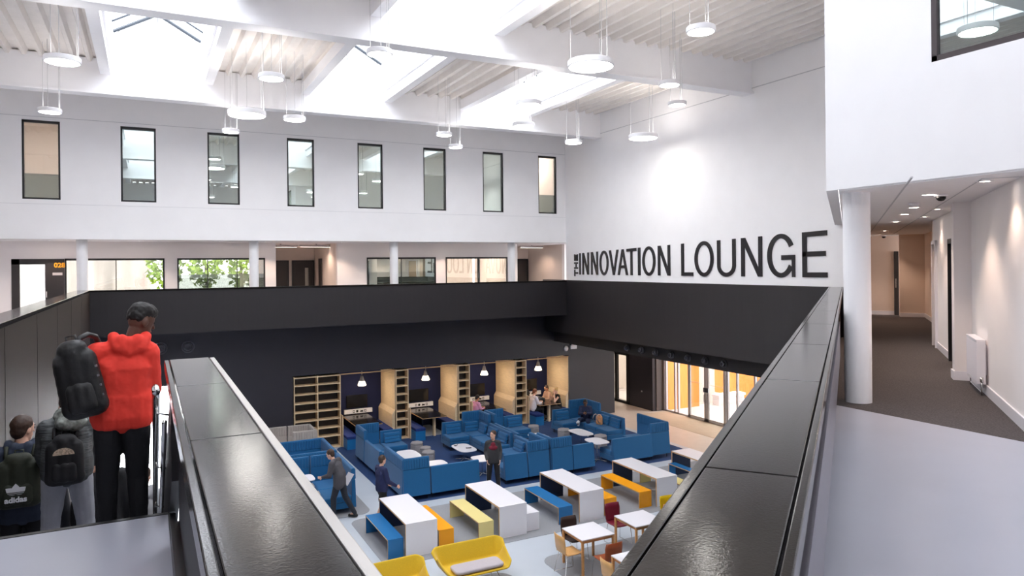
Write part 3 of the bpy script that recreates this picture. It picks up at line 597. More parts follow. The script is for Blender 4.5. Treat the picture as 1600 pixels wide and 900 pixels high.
# corridor doors
ad = math.atan2(UY, UX)
dd = empty('door_30', ST((sD0-.25, TW-.05, UF)), ad); tag(dd, 'dark framed glazed door on the corridor wall beyond the radiator', 'door', kind='structure')
wd = sD1-sD0+.25
MB().box(0, .06, -.05, .1, 0, 2.14).box(wd-.06, wd, -.05, .1, 0, 2.14).box(0, wd, -.05, .1, 2.06, 2.14).build('door_frame', blackm, dd)
MB().box(.06, .2, 0, .05, 0, 2.06).box(wd-.2, wd-.06, 0, .05, 0, 2.06).box(.2, wd-.2, 0, .05, 1.95, 2.06).box(.2, wd-.2, 0, .05, 0, .25).build('door_leaf', mat('slate_door', sr(52, 60, 70), .4), dd)
box(.2, wd-.2, .02, .03, .25, 1.95).build('door_glass', glass('dark_glass', (.25, .3, .35), .15), dd)
MB().tube([(.14, .05, .8), (.14, .1, .8), (.14, .1, 1.35), (.14, .05, 1.35)], .012, 8).build('door_handle', chrome, dd)
d2 = empty('door_31', ST((sE0, TW-.05, UF)), ad); tag(d2, 'white framed opening further along the corridor wall', 'door', kind='structure')
we = sE1-sE0
MB().box(-.07, 0, 0, .1, 0, 2.18).box(we, we+.07, 0, .1, 0, 2.18).box(-.07, we+.07, 0, .1, 2.1, 2.18).build('door_frame', whitelam, d2)
box(0, we, .0, .03, 0, 2.1).build('door_leaf', mat('pale_wood_door', sr(190, 165, 140), .5), d2)
d3 = empty('door_32', ST((sE+.86, -1.52, UF)), ad+math.pi/2); tag(d3, 'narrow black door edge at the end of the corridor', 'door', kind='structure')
box(0, .13, -.02, .04, 0, 2.1).build('door_leaf', blackd, d3); box(.07, .10, .04, .06, .9, 1.2).build('door_handle', chrome, d3)
# radiators
RS0, RS1 = 10.98, .84
def radiator(s, t, ln, label, rz=0):
    p = ST((s, t, UF+.15)); r_ = empty('radiator', p, ad+rz); tag(r_, label, 'radiator')
    m = MB().box(0, ln, 0, .022, 0, .56).box(0, ln, .075, .097, 0, .56)
    for k in range(int(ln/.04)): m.box(.015+k*.04, .03+k*.04, -.004, 0.001, .03, .53).box(.015+k*.04, .03+k*.04, .096, .101, .03, .53)
    m.build('panel', whitelam, r_, .003); MB().box(-.005, ln+.005, -.004, .103, .555, .575).build('top_grille', whitelam, r_, .003)
    [MB().box(x_, x_+.008, -.002, .1, 0, .56).build('side_cover', whitelam, r_, .002) for x_ in (-.008, ln)]
    for x in (-.04, ln+.04): MB().tube([(x, .05, .06), (x, .05, -.14)], .009, 8).tube([(x, .05, .06), (x-(-.05 if x < 0 else .05), .05, .06)], .009, 8).lathe([(.001, .03), (.02, .03), (.022, .09), (.001, .095)], 12, (x, .05, 0)).build('valve', chrome, r_, smooth=True)
    MB().box(.1, .14, -.05, 0, .1, .5).box(ln-.14, ln-.1, -.05, 0, .1, .5).build('wall_bracket', whitelam, r_)
    MB().tube([(-.04, .05, -.1), (ln+.04, .05, -.1)], .008, 6).build('pipe', whitelam, r_)
radiator(RS0, TW+.03, RS1, 'white double panel radiator on the corridor wall')
radiator(sE+.74, -.55, .5, 'small white radiator at the far end of the corridor', math.pi/2)
# ================================================================ LOBBY GLAZING
lg = empty('window_40', (20.0, 24.6, 0)); tag(lg, 'full height glazed screen beside the entrance doors', 'window', kind='structure')
fr = MB()
for y in (24.55, 24.43, 23.85, 23.64, 22.98, 20.75, 20.25, 19.35, 18.5, 17.5, 16.6, 15.6, 14.6, 13.5, 12.4): fr.box(-.04, .05, y-.035-24.6, y+.035-24.6, 0, 3.2)
fr.box(-.04, .05, 12.4-24.6, -1.6, -0.0, .07).box(-.04, .05, -1.6, 0, 0, .07).box(-.04, .05, -12.2, 0, 3.1, 3.2).build('window_frame', alu, lg)
box(0, .01, -12.2, -1.68, .07, 3.1).build('window_pane', doorglass, lg); box(0, .01, -3.9, -12.2, .07, 3.1)
struct(MB().box(19.95, 20.15, YN, 12.4, 0, 4.3), 'wall_entrance_side', greyw)
struct(MB().box(19.95, 20.15, 12.4, 24.6, 3.2, 4.45), 'wall_entrance_head', greyw)
for k, (a, b, lab, hs) in enumerate([(22.92, 21.86, 'left leaf of the glazed entrance doors', 1), (21.84, 20.78, 'right leaf of the glazed entrance doors', -1)]):
    d = empty('door_%d' % (41+k), (19.93, b, 0)); tag(d, lab, 'door', kind='structure'); w_ = a-b
    MB().box(-.03, .03, 0, .12, .02, 2.7).box(-.03, .03, w_-.12, w_, .02, 2.7).box(-.03, .03, 0, w_, 2.58, 2.7).box(-.03, .03, 0, w_, .02, .14).build('door_frame', alu, d)
    box(-.005, .005, .12, w_-.12, .14, 2.58).build('door_glass', doorglass, d)
    yy = .06 if hs > 0 else w_-.06
    box(-.06, -.03, yy-.08, yy+.08, 1.2, 1.38).build('lock_plate', chrome, d); MB().tube([(-.03, yy, .8), (-.09, yy, .8), (-.09, yy, 1.1), (-.03, yy, 1.1)], .014, 8).build('door_handle', chrome, d)
    dm = MB()
    for q in range(9): dm.box(-.007, -.0055, .18+q*.085, .21+q*.085, 1.5, 1.53)
    dm.build('manifestation_dots', whitelam, d)
def slab(x0, x1, y0, y1, z1, m, name, label): return tag(box(x0, x1, y0, y1, 0, z1).build(name, m), label, 'cladding')
o = struct(box(25.0, 25.3, 24.0, 27, 0, 4.5), 'wall_outside_timber_1', orangewood, 'orange timber clad wall outside the left glazing', 'wall')
struct(box(20.15, 21.9, 24.5, 24.79, 0, 4.5), 'wall_outside_timber_2', orangewood, 'orange timber clad wall beside the glazing', 'wall')
struct(box(24.6, 24.9, 22.2, 23.6, 0, 4.5), 'wall_outside_timber_3', orangewood, 'orange timber clad wall beyond the doors', 'wall')
struct(box(26, 26.3, 16.0, 20.0, 0, 4.5), 'wall_outside_timber_4', orangewood, 'orange timber clad wall beyond the right glazing', 'wall')
struct(box(25.5, 25.8, 24.3, 27.5, 0, 4.5), 'wall_outside_dark', blackw, 'dark wall outside between timber panels', 'wall')
bn = empty('bench', (22.6, 24.0, 0)); tag(bn, 'white bench outside the entrance doors', 'bench')
box(0, 1.6, 0, .5, .38, .48).build('seat', whitelam, bn)
for x in (.05, 1.45): box(x, x+.1, .05, .45, 0, .38).build('leg', whitelam, bn)
# lobby glazed door
d = empty('door_50', (19.42, 26.3, 0)); tag(d, 'black framed glazed door in the dark lobby recess', 'door', kind='structure')
MB().box(-.02, .1, 0, .22, 0, 2.35).box(-.02, .1, .95, 1.12, 0, 2.35).box(-.02, .1, 2.2, 2.3, 0, 2.35).box(-.02, .1, 0, 2.3, 2.2, 2.35).box(-.02, .1, 0, 2.3, 0, .12).build('door_frame', blackm, d)
box(.03, .04, .1, 2.2, .08, 2.2).build('door_glass', doorglass, d); MB().tube([(-.02, 1.02, .9), (-.08, 1.02, .9), (-.08, 1.02, 1.3), (-.02, 1.02, 1.3)], .013, 8).build('door_handle', chrome, d)
sw = box(-.02, 0, -.03, .03, -.03, .03).build('wall_switch', whitelam, loc=(19.42, 25.4, .75)); tag(sw, 'tiny white push button on the black lobby wall', 'switch')
struct(MB().box(-14, .2, 44, 44.3, 4.3, 8.5), 'wall_outside_backdrop', mat('pale_backdrop', sr(150, 146, 142), .8, var=.3, scale=.6, stretch=(3, 1, .6)), 'added pale backdrop dimming the sky behind the classroom window', 'wall')  # backdrop added to tone down the overbright sky in this window
# trees outside the gallery windows
leafm = mat('tree_leaves', sr(120, 150, 50), .8, var=.5, scale=6)
fence = empty('fence', (-4, 33.5, UF-.4)); tag(fence, 'grey outdoor fence seen through the tree window', 'fence')
for k in range(5): box(0, 9, 0, .05, .1+k*.22, .26+k*.22).build('rail', alu, fence)
struct(MB().box(-10, 12, 31, 60, 4.0, UF-.3), 'floor_outside_rear', paleext)
random.seed(4)
for k in range(5):
    t = empty('tree', (.8+k*1.75, 37+random.random()*2, UF-.3)); tag(t, ['leftmost', 'second from left', 'middle', 'second from right', 'rightmost'][k]+' green tree outside behind the gallery windows', 'tree', 'trees behind the gallery')
    MB().tube([(0, 0, 0), (.05, 0, 1.2), (0, .05, 2.4)], [.12, .09, .06], 8).build('trunk', mat('bark', sr(80, 66, 54), .9), t)
    m = MB()
    for j in range(420):
        v = Vector((random.gauss(0, 1), random.gauss(0, 1), random.gauss(0, 1))).normalized()*random.uniform(.5, 1)
        c_ = Vector((v.x*.85, v.y*.85, 2.3+v.z*1.3)); a_ = Vector((random.uniform(-1, 1), random.uniform(-1, 1), random.uniform(-1, 1))).normalized()*.16; b_ = a_.cross(Vector((random.uniform(-1, 1), random.uniform(-1, 1), 1))).normalized()*.1
        m.add([c_-a_, c_-b_, c_+a_, c_+b_], [(0, 1, 2, 3)])
    m.build('foliage', leafm, t)
# ================================================================ CARRELS
SH = [.03, .42, .72, 1.02, 1.33, 1.64, 1.95, 2.26, 2.54]
def shelving(x0, x1, label, mids=(), depth=.34):
    b = empty('bookcase', (x0, YR-.03, 0)); tag(b, label, 'bookcase', None if mids else 'slim plywood shelf ladders'); w = x1-x0
    for x in [0, *mids, w-.035]: box(x, x+.035, 0, depth, 0, 2.575).build('side_panel', ply, b, .002)
    box(0, w, depth, depth+.02, 0, 2.575).build('back_panel', blackd, b)
    cells = [0, *mids, w-.035]
    for a, c in zip(cells, cells[1:]):
        for z in SH: box(a+.035, c, 0, depth, z-.017, z+.017).build('shelf', ply, b, .002)
    return b
shelving(4.47, 6.08, 'wide two bay empty plywood bookcase at the left end of the carrels', (.79,))
LAD = [(8.10, 8.59, 'slim plywood shelf ladder between the first and second carrels'), (10.58, 11.09, 'slim plywood shelf ladder between the second and third carrels'), (13.06, 13.57, 'slim plywood shelf ladder between the third and fourth carrels')]
lad0 = shelving(*LAD[0])
for x0, x1, lab in LAD[1:]:
    c = copy_tree(lad0); c.location.x = x0; c['label'] = lab
BAYS = [(6.10, 8.09), (8.60, 10.57), (11.10, 13.05), (13.58, 15.53)]
ORD = ['first', 'second', 'third', 'fourth']
for i, (a, b) in enumerate(BAYS):
    w = b-a
    f = empty('carrel', (a, YR, 0)); tag(f, '%s plywood lined study carrel from the left' % ORD[i], 'carrel', 'study carrels')
    box(0, .025, .35, 1.72, 0, 2.56).build('side_lining', ply, f); box(w-.03, w-.005, -.02, 1.72, 0, 2.56).build('side_lining', ply, f, .002)
    box(0, w, -.03, .02, 2.545, 2.58).build('head_lining', plyedge, f)
    # bench backs : stepped plywood profile at each side
    for s_, sg in ((0, 1), (w, -1)):
        P = [(0, 0), (.07, 0), (.13, .42), (.13, .95), (.02, 1.12), (0, 1.12)]
        m = MB(); n = len(P); vs = [(s_+sg*(x+.006), y, z) for y in (-.02, 1.7) for x, z in P]
        if sg < 0: m.add(vs, [tuple(range(n-1, -1, -1)), tuple(range(n, 2*n))]+[(k, (k+1) % n, (k+1) % n+n, k+n) for k in range(n)]); m.build('bench_back', ply, f)
        else: MB().box(s_+.006, s_+.04, -.14, 1.7, 0, 1.12).build('bench_back', ply, f, .02, seg=3)
    for x0, x1, nm in ((.045, .42, 'left'), (w-.50, w-.14, 'right')):
        bb = box(x0, x1, -.62 if nm == 'left' else -.1, 1.66, 0, .36).build('bench_base', bluelam if nm == 'left' else navyw, f)
        box(x0-.005, x1+.01, -.63 if nm == 'left' else -.11, 1.66, .36, .46).build('bench_cushion', mat('deep_blue_upholstery', sr(16, 44, 110), .8, var=.1, scale=60), f, .02)
    t = empty('carrel_table', (a+w/2-.09, YR, 0)); tag(t, 'glossy black carrel table with plywood edge in the %s carrel' % ORD[i], 'table', 'carrel tables')
    box(-.47, .47, -.33, 1.68, .735, .75).build('tabletop', blackgl, t); box(-.485, .485, -.345, 1.68, .715, .7345).build('plywood_edge', plyedge, t)
    box(.02, .1, -.16, -.02, 0, .715).build('leg', ply, t, .003); box(-.02, .02, 1.0, 1.66, 0, .715).build('leg', navylam, t)
    s_ = empty('socket_strip', (a+w/2-.09+.15, CYB, .78)); tag(s_, 'white socket strip above the table in the %s carrel' % ORD[i], 'socket strip', 'carrel socket strips')
    box(-.54, .54, -.1, 0, 0, .16).build('body', whitelam, s_, .004)
    for k, x in enumerate((-.18, -.05, .12, .26)):
        if k == 2: MB().add([(x-.07, -.103, .04), (x+.07, -.103, .04), (x+.05, -.103, .11), (x+.0, -.103, .09), (x-.03, -.103, .12)], [(0, 1, 2, 3, 4)]).build('cable_entry', blackpl, s_)
        else: MB().box(x-.04, x+.04, -.103, -.099, .035, .125).build('socket', blackpl, s_); box(x-.022, x+.022, -.106, -.102, .055, .105).build('socket_face', whitelam if k != 1 else blackpl, s_)
    mo = empty('wall_monitor', (a+w/2-.09+.1, CYB, 1.0)); tag(mo, 'black screen on the back wall of the %s carrel' % ORD[i], 'monitor', 'carrel monitors')
    box(-.4, .4, -.08, -.03, 0, .48).build('screen', blackgl, mo, .006); box(-.1, .1, -.03, 0, .12, .36).build('wall_mount', blackpl, mo)
    L = empty('carrel_lamp', (a+w/2-.05, YR+.72, 1.98)); tag(L, 'glowing cone pendant lamp in the %s carrel' % ORD[i], 'pendant lamp', 'carrel pendant lamps')
    MB().lathe([(.15, 0), (.155, .03), (.11, .15), (.09, .17)], 32).build('lamp_shade', carm, L, smooth=True)
    MB().lathe([(.088, .17), (.085, .2), (.06, .3), (.045, .36), (.001, .37)], 24).build('lamp_cap', alu, L, smooth=True)
    MB().tube([(0, 0, .36), (0, 0, 2.56-1.98+.02)], .012, 6).build('stem', alu, L)
    pl = bpy.data.lights.new('lamp', 'POINT'); pl.energy = 14; pl.color = (1, .82, .6); pl.shadow_soft_size = .12
    po = bpy.data.objects.new('lamp', pl); COL.objects.link(po); po.parent = L; po.location = (0, 0, -.06)
# ================================================================ MODULAR SOFAS
LOH, HIH, SEH = .85, 1.15, .46
def sofa(x0, x1, y0, y1, panels, label, pillows=(), fab=bluefab, group='blue modular sofas', fab2=None, hi=HIH):
    fab2 = fab2 or fab; w, d = x1-x0, y1-y0
    s_ = empty('sofa', (x0, y0, 0)); tag(s_, label, 'sofa', group); T = .09
    ins = {k: (T if k in panels else 0) for k in 'NSWE'}
    box(ins['W']*.6, w-ins['E']*.6, ins['S']*.6, d-ins['N']*.6, .14, .30).build('seat_base', fab, s_, .015)
    n = max(1, round(max(w, d)/.8)); m = MB()
    for k in range(n):
        if w >= d: a, b = ins['W']+(w-ins['W']-ins['E'])*k/n, ins['W']+(w-ins['W']-ins['E'])*(k+1)/n; m = box(a+.004, b-.004, ins['S'], d-ins['N'], .30, SEH)
        else: a, b = ins['S']+(d-ins['N']-ins['S'])*k/n, ins['S']+(d-ins['N']-ins['S'])*(k+1)/n; m = box(ins['W'], w-ins['E'], a+.004, b-.004, .30, SEH)
        m.build('seat_cushion', fab, s_, .035, seg=3)
    LEAN = .09
    for side, kind in panels.items():
        h = hi if kind == 'h' else LOH; L = w if side in 'NS' else d
        def T_(p, side=side, h=h):   # local: u along, v outwards thickness (0 inner .. T outer), z
            u, v, z = p; o = (LEAN if side in 'NS' else .03)*(1-(z-.12)/(h-.12)) if v > T*.5 else 0
            if side == 'S': return Vector((u, T-v-o, z))
            if side == 'N': return Vector((u, d-T+v+o, z))
            if side == 'W': return Vector((T-v-o, u, z))
            return Vector((w-T+v+o, u, z))
        zt = h if kind == 'l' else LOH
        box(0, L, 0, T, .14, zt).xf(T_).build('back_panel', fab2, s_, .012)
        if kind == 'h':
            hp = box(0, L, .004, T-.004, LOH, h).xf(T_).build('headrest_panel', fab2, s_, .015)
            m = MB(); k = int(L/.075)
            for q in range(k):
                u = (q+.5)*L/k
                m.box(u-.028, u+.028, T-.008, T+.014, LOH+.02, h-.03).box(u-.028, u+.028, -.012, .008, LOH+.0, h-.03)
            m.xf(T_).build('ribbing', fab2, hp, .008)
    for side, u, ln in pillows:
        def P_(p, side=side):
            a, v, z = p; v = v-(z-SEH)*.25
            if side == 'S': return Vector((a, T+v+.08, z))
            if side == 'N': return Vector((a, d-T-v-.08, z))
            if side == 'W': return Vector((T+v+.08, a, z))
            return Vector((w-T-v-.08, a, z))
        pm = MB()
        for q in range(3): pm.box(u, u+ln, 0, .09, SEH+.01+q*.105, SEH+.11+q*.105)
        pm.xf(P_).build('lumbar_cushion', fab, s_, .02, seg=3)
    for lx in (.05, w-.05):
        for ly in (.05, d-.05): MB().tube([(lx, ly, 0), (lx, ly, .15)], .014, 8).build('leg', blackm, s_)
    return s_
sofa(6.1, 6.86, 18.45, 20.1, {'W': 'h', 'S': 'h'}, 'high backed blue corner sofa nearest the walking person in shorts')
sofa(6.9, 8.35, 18.45, 19.2, {'S': 'l'}, 'low blue two seat sofa seen from behind, left of the standing boy', [('S', .1, .55), ('S', .8, .55)])
sofa(6.12, 6.85, 20.7, 22.3, {'W': 'l'}, 'low blue sofa along the left edge of the navy carpet', [('W', .1, .6), ('W', .9, .6)])
sofa(6.12, 6.88, 22.34, 23.35, {'W': 'h', 'N': 'h'}, 'blue corner sofa with ribbed headrest in front of the first carrel', [('W', .1, .5)])
sofa(6.92, 7.66, 22.6, 23.35, {'N': 'l'}, 'single low blue seat with cushion beside the grey stools', [('N', .1, .54)])
sofa(9.2, 9.95, 22.7, 23.5, {'N': 'l', 'W': 'x'} if False else {'N': 'l'}, 'low blue seat at the left end of the middle sofa group', [('N', .1, .55)])
sofa(9.97, 10.7, 22.6, 23.5, {'N': 'h', 'E': 'h'}, 'blue corner sofa with ribbed headrest in the middle group', [('N', .05, .5), ('E', .05, .5)])
sofa(9.95, 10.70, 20.92, 22.56, {'E': 'l'}, 'long low blue sofa behind the standing boy', [('E', .1, .6), ('E', .9, .6)])
sofa(9.93, 10.66, 19.62, 20.6, {'E': 'l'}, 'low blue seat with cushion between the long sofa and the tall corner', [('E', .15, .6)])
sofa(9.95, 10.66, 18.5, 19.58, {'E': 'h', 'S': 'h'}, 'tall blue corner sofa with its back to the white tables, right of the standing boy')
sofa(9.18, 9.92, 18.5, 19.22, {'S': 'l'}, 'low blue seat just right of the standing boy')
sofa(10.8, 11.54, 22.5, 23.38, {'W': 'h', 'N': 'h'}, 'blue corner sofa with ribbed headrest before the third carrel')
sofa(10.76, 11.48, 20.7, 22.46, {'W': 'l'}, 'low blue sofa back to back with the long middle sofa', [('W', .3, .6)])
sofa(11.57, 12.32, 22.6, 23.38, {'N': 'l'}, 'single low blue seat with cushion by the third shelf ladder', [('N', .1, .55)])
sofa(10.76, 11.48, 18.5, 19.42, {'W': 'h', 'S': 'h'}, 'tall blue corner sofa left of centre of the white tables, ribbed top facing them')
sofa(11.51, 12.27, 18.5, 19.24, {'S': 'l'}, 'low blue seat seen from behind, right of the tall corner')
sofa(13.7, 14.42, 22.68, 23.48, {'N': 'l'}, 'low blue seat in front of the fourth carrel', [('N', .08, .55)])
sofa(14.45, 15.2, 22.4, 23.5, {'N': 'h', 'E': 'h'}, 'tall blue corner sofa the seated person leans into')
sofa(14.45, 15.22, 20.9, 22.36, {'E': 'l'}, 'low blue two seat sofa with cushions beside the orange bag', [('E', .1, .55), ('E', .75, .55)])
sofa(13.0, 14.52, 18.52, 19.27, {'S': 'l'}, 'low blue sofa seen from behind at the right end of the navy carpet', [('S', .2, .5)])
sofa(14.55, 15.3, 18.6, 20.2, {'S': 'h', 'E': 'h'}, 'tall blue corner sofa at the far right of the lounge', [('E', .3, .6)])
# booths on the left
sofa(3.4, 4.78, 20.38, 22.1, {'N': 'h', 'E': 'h', 'S': 'h'}, 'blue high sided booth behind the suited man', group='high sided booths')
sofa(3.98, 4.76, 18.3, 20.12, {'N': 'h', 'E': 'h'}, 'blue high sided booth the suited man is standing at', group='high sided booths')
sofa(3.15, 3.93, 19.35, 20.12, {'N': 'h'}, 'blue booth seat partly hidden by the black coping', group='high sided booths')
sofa(4.08, 4.82, 23.22, 24.28, {'N': 'h', 'E': 'h', 'S': 'h'}, 'grey ribbed booth in front of the plywood bookcase', fab=greyfab2, group='high sided booths')
sofa(3.25, 4.05, 23.5, 24.3, {'N': 'h'}, 'plain grey booth seat at the far left', fab=greyfab2, group='high sided booths')
# ================================================================ LOW TABLES, STOOLS
def laptop_table(x, y, w, d, h, label, rz=0):
    t = empty('laptop_table', (x, y, 0), rz); tag(t, label, 'table', 'small white lounge tables')
    P = [(math.copysign(abs(math.cos(a))**.55, math.cos(a))*w/2, math.copysign(abs(math.sin(a))**.55, math.sin(a))*d/2) for a in [2*math.pi*k/40 for k in range(40)]]
    MB().prism(P, h-.025, h).build('tabletop', whitelam, t, .006)
    MB().cyl(0, 0, .025, .02, h-.025, 12).build('post', chrome, t)
    for k in range(4):
        a = math.pi/4+k*math.pi/2; MB().tube([(0, 0, .05), (.3*math.cos(a)*min(1, w/.6), .3*math.sin(a), .015)], .013, 8).build('foot', chrome, t)
laptop_table(7.12, 20.95, .62, 1.0, .6, 'white rounded table beside the three grey stools')
laptop_table(7.5, 19.6, .6, .6, .6, 'white table half hidden behind the low blue sofa')
laptop_table(9.22, 21.55, .62, 1.08, .4, 'low white coffee table with two black cases on it')
laptop_table(9.05, 19.75, .6, .7, .5, 'white table behind the standing boy')
laptop_table(11.72, 20.95, .55, .95, .6, 'white table seen between the middle blue sofas')
laptop_table(13.5, 21.15, .58, 1.05, .5, 'white table between two grey stools at the seated person')
laptop_table(12.93, 19.3, .6, .85, .66, 'white table at the left end of the right blue sofa')
laptop_table(3.82, 19.55, .3, .6, .72, 'white table edge beside the suited man')
laptop_table(3.55, 22.6, .5, .8, .72, 'white table by the grey booth')
def stool(x, y, label, fab=greyfab, r=.23, h=.45):
    s_ = empty('stool', (x, y, 0)); tag(s_, label, 'stool', 'grey upholstered stools')
    MB().lathe([(r*.93, .02), (r, .06), (r*1.0, h-.08)], 6).build('body', fab, s_, .03, seg=3)
    MB().lathe([(r, h-.08), (r*1.0, h-.03), (r*.85, h), (.001, h+.005)], 6).build('seat_pad', fab, s_, .025, seg=3)
    box(-.12, .12, -.12, .12, 0, .02).build('glide', blackpl, s_)
stool(8.05, 22.85, 'grey stool furthest back of the row of three'); stool(8.12, 22.2, 'grey stool in the middle of the row of three', r=.2, h=.42); stool(7.98, 21.55, 'grey stool nearest of the row of three, beside the white table')
stool(12.68, 23.1, 'grey stool by the third shelf ladder'); stool(13.3, 21.98, 'grey stool left of the table at the seated person', r=.25, h=.47); stool(13.92, 20.55, 'grey stool right of the table at the seated person', r=.25, h=.47)
stool(4.1, 19.0, 'light grey stool in front of the suited man', greyfab2); stool(4.05, 19.75, 'light grey stool against the booth behind the suited man', greyfab2)
for (x, y, rz, lab) in [(9.08, 21.9, .9, 'left black edged case on the low coffee table'), (9.32, 21.4, -.3, 'right black edged case on the low coffee table')]:
    c = empty('spectacle_case', (x, y, .401), rz); tag(c, lab, 'case'); box(-.09, .09, -.04, .04, 0, .03).build('case_body', blackpl, c, .012); box(-.08, .08, -.035, .035, .03, .036).build('case_lid', whitelam, c, .003)
# ================================================================ HIGH TABLES AND BENCHES
def ptable(x0, x1, label, y0=14.87, y1=16.87, h=.745, spine=True):
    t = empty('table', (x0, y0, 0)); tag(t, label, 'table', 'long white slab tables'); w, d = x1-x0, y1-y0
    e = .004
    box(0, w, 0, d, h-.04, h).build('tabletop', whitelam, t, .001)
    box(-.003, 0, -.0, d, h-.036, h-.004).build('edge_banding', plyedge, t)
    for a in (0, d-.04): lp = box(0, w, a, a+.04, 0, h-.04).build('end_panel', whitelam, t, .001); ia = a+.0401 if a < d/2 else a-.0021; box(.002, w-.002, ia, ia+.002, 0.002, h-.042).build('inner_lining', navylam, lp); box(-.003, 0, a+.002, a+.038, 0, h-.036).build('edge_banding', plyedge, lp)
    if False:
        box(w*.45, w*.45+.05, d*.42, d-.04, .0, h-.04).build('modesty_panel', navylam, t); box(w*.45-.001, w*.45+.051, d*.42-.02, d*.42, 0, h-.04).build('panel_end', whitelam, t)
    return t
def pbench(x0, x1, m, label, y0=14.98, y1=16.75, h=.43):
    t = empty('bench', (x0, y0, 0)); tag(t, label, 'bench', 'coloured slab benches'); w, d = x1-x0, y1-y0
    box(0, w, 0, d, h-.03, h).build('seat', m, t, .001); box(-.003, 0, 0, d, h-.027, h-.003).build('edge_banding', plyedge, t)
    for a in (0, d-.03): lp = box(0, w, a, a+.03, 0, h-.03).build('end_panel', m, t, .001); box(-.003, 0, a+.002, a+.028, 0, h-.028).build('edge_banding', plyedge, lp)
ptable(4.97, 5.70, 'leftmost long white slab table, between the blue and orange benches'); ptable(7.24, 7.96, 'second long white slab table, right of the pale yellow bench'); ptable(9.44, 10.15, 'third long white slab table, behind the maroon chair')
ptable(11.82, 12.50, 'fourth long white slab table, right of the long orange bench'); ptable(13.97, 14.67, 'fifth long white slab table, half hidden by the right coping')
pbench(4.6, 4.95, bluelam, 'blue slab bench furthest left'); pbench(5.78, 6.14, orangelam, 'orange slab bench right of the leftmost white table')
pbench(6.76, 7.14, yellowlam, 'pale yellow slab bench left of the second white table'); pbench(8.02, 8.36, whitelam, 'white slab bench right of the second white table')
pbench(8.9, 9.3, bluelam, 'blue slab bench left of the third white table'); pbench(10.25, 10.62, orangelam, 'orange slab bench right of the third white table, mostly hidden')
pbench(11.34, 11.73, orangelam, 'orange slab bench fully in view left of the fourth white table'); pbench(12.7, 13.08, yellowlam, 'pale yellow slab bench right of the fourth white table')
pbench(13.8-.04, 13.8+.2, bluelam, 'blue slab bench against the fifth white table'); pbench(14.8, 15.15, yellowlam, 'pale yellow slab bench at the far right, behind the coping') if False else None
# ================================================================ SQUARE TABLES AND CHAIRS
oak = mat('oak', sr(206, 150, 92), .5, var=.1, scale=6, stretch=(1, 1, 6))
def sqtable(cx, cy, w, label):
    t = empty('square_table', (cx, cy, 0)); tag(t, label, 'table', 'square cafe tables'); r = w/2
    box(-r, r, -r, r, .725, .742).build('tabletop', whitelam, t, .001); box(-r-.0, r+.0, -r-.0, r+.0, .712, .7248).build('top_edge', plyedge, t)
    MB().box(-r+.05, r-.05, -r+.04, -r+.06, .65, .712).box(-r+.05, r-.05, r-.06, r-.04, .65, .712).box(-r+.04, -r+.06, -r+.05, r-.05, .65, .712).box(r-.06, r-.04, -r+.05, r-.05, .65, .712).build('apron', oak, t)
    for sx in (-1, 1):
        for sy in (-1, 1): box(sx*(r-.025)-.022, sx*(r-.025)+.022, sy*(r-.025)-.022, sy*(r-.025)+.022, 0, .712).build('leg', oak, t, .003)
sqtable(8.24, 12.67, .80, 'square white cafe table nearest the oak chair, left of the group'); sqtable(9.65, 12.75, .80, 'square white cafe table beside the maroon chair'); sqtable(8.32, 11.0, .78, 'square white cafe table lowest in view, cut by the right coping'); sqtable(11.07, 12.7, .8, 'square white cafe table whose corner shows beside the yellow chair')
def chair(x, y, rz, m, label):
    c = empty('chair', (x, y, 0), rz); tag(c, label, 'chair', 'bent plywood cafe chairs')
    # shell faces +Y : seat then back, one bent ply sheet
    def strip(prof, name):
        v = []; f = []; n = 9; T_ = .014
        for j, (yy, z, wd, crv) in enumerate(prof):
            for k in range(n):
                u = -1+2*k/(n-1); v.append((u*wd/2, yy-crv*u*u, z+(.012*u*u if j < 4 else 0)))
        J = len(prof)
        for j in range(J-1):
            for k in range(n-1): f.append((j*n+k, j*n+k+1, (j+1)*n+k+1, (j+1)*n+k))
        o = MB().add(v, f).build(name, m, c, smooth=True); md = o.modifiers.new('solid', 'SOLIDIFY'); md.thickness = T_; md.offset = 0; return o
    strip([(.21, .43, .36, 0), (.20, .45, .40, 0), (.0, .44, .42, 0), (-.15, .445, .41, 0), (-.19, .465, .39, .0)], 'seat')
    strip([(-.17, .45, .38, 0), (-.205, .50, .385, -.005), (-.23, .6, .40, -.02), (-.25, .72, .41, -.03), (-.27, .84, .38, -.03)], 'backrest')
    for s_ in (-1, 1):
        MB().tube([(s_*.15, .0, .43), (s_*.2, .2, .42), (s_*.23, .23, .01), (s_*.23, .2, .008), (s_*.23, -.22, .008), (s_*.22, -.24, .01), (s_*.17, -.15, .42), (s_*.15, .0, .43)], .007, 8).build('leg_frame', chrome, c, smooth=True)
    MB().tube([(-.15, .0, .425), (.15, .0, .425)], .007, 8).build('cross_rail', chrome, c)
M_m = mat('maroon_ply', sr(116, 22, 44), .4); M_d = mat('dark_brown_ply', sr(52, 34, 30), .4); M_y = mat('yellow_ply', sr(222, 184, 10), .4); M_k = mat('black_ply', sr(26, 24, 26), .4); M_o = mat('terracotta_ply', sr(158, 78, 44), .4); M_p = mat('salmon_ply', sr(222, 150, 120), .4)
oakc = mat('oak_ply', sr(222, 172, 112), .4, var=.08, scale=5, stretch=(1, 6, 1))
H = math.pi/2
chair(7.70, 12.55, -H, oakc, 'light oak chair with its back to the left of the cafe tables'); chair(8.18, 13.13, math.pi, M_d, 'dark brown chair behind the left cafe table'); chair(9.53, 13.4, math.pi+.0, M_m, 'maroon chair behind the cafe tables, back towards the white tables')
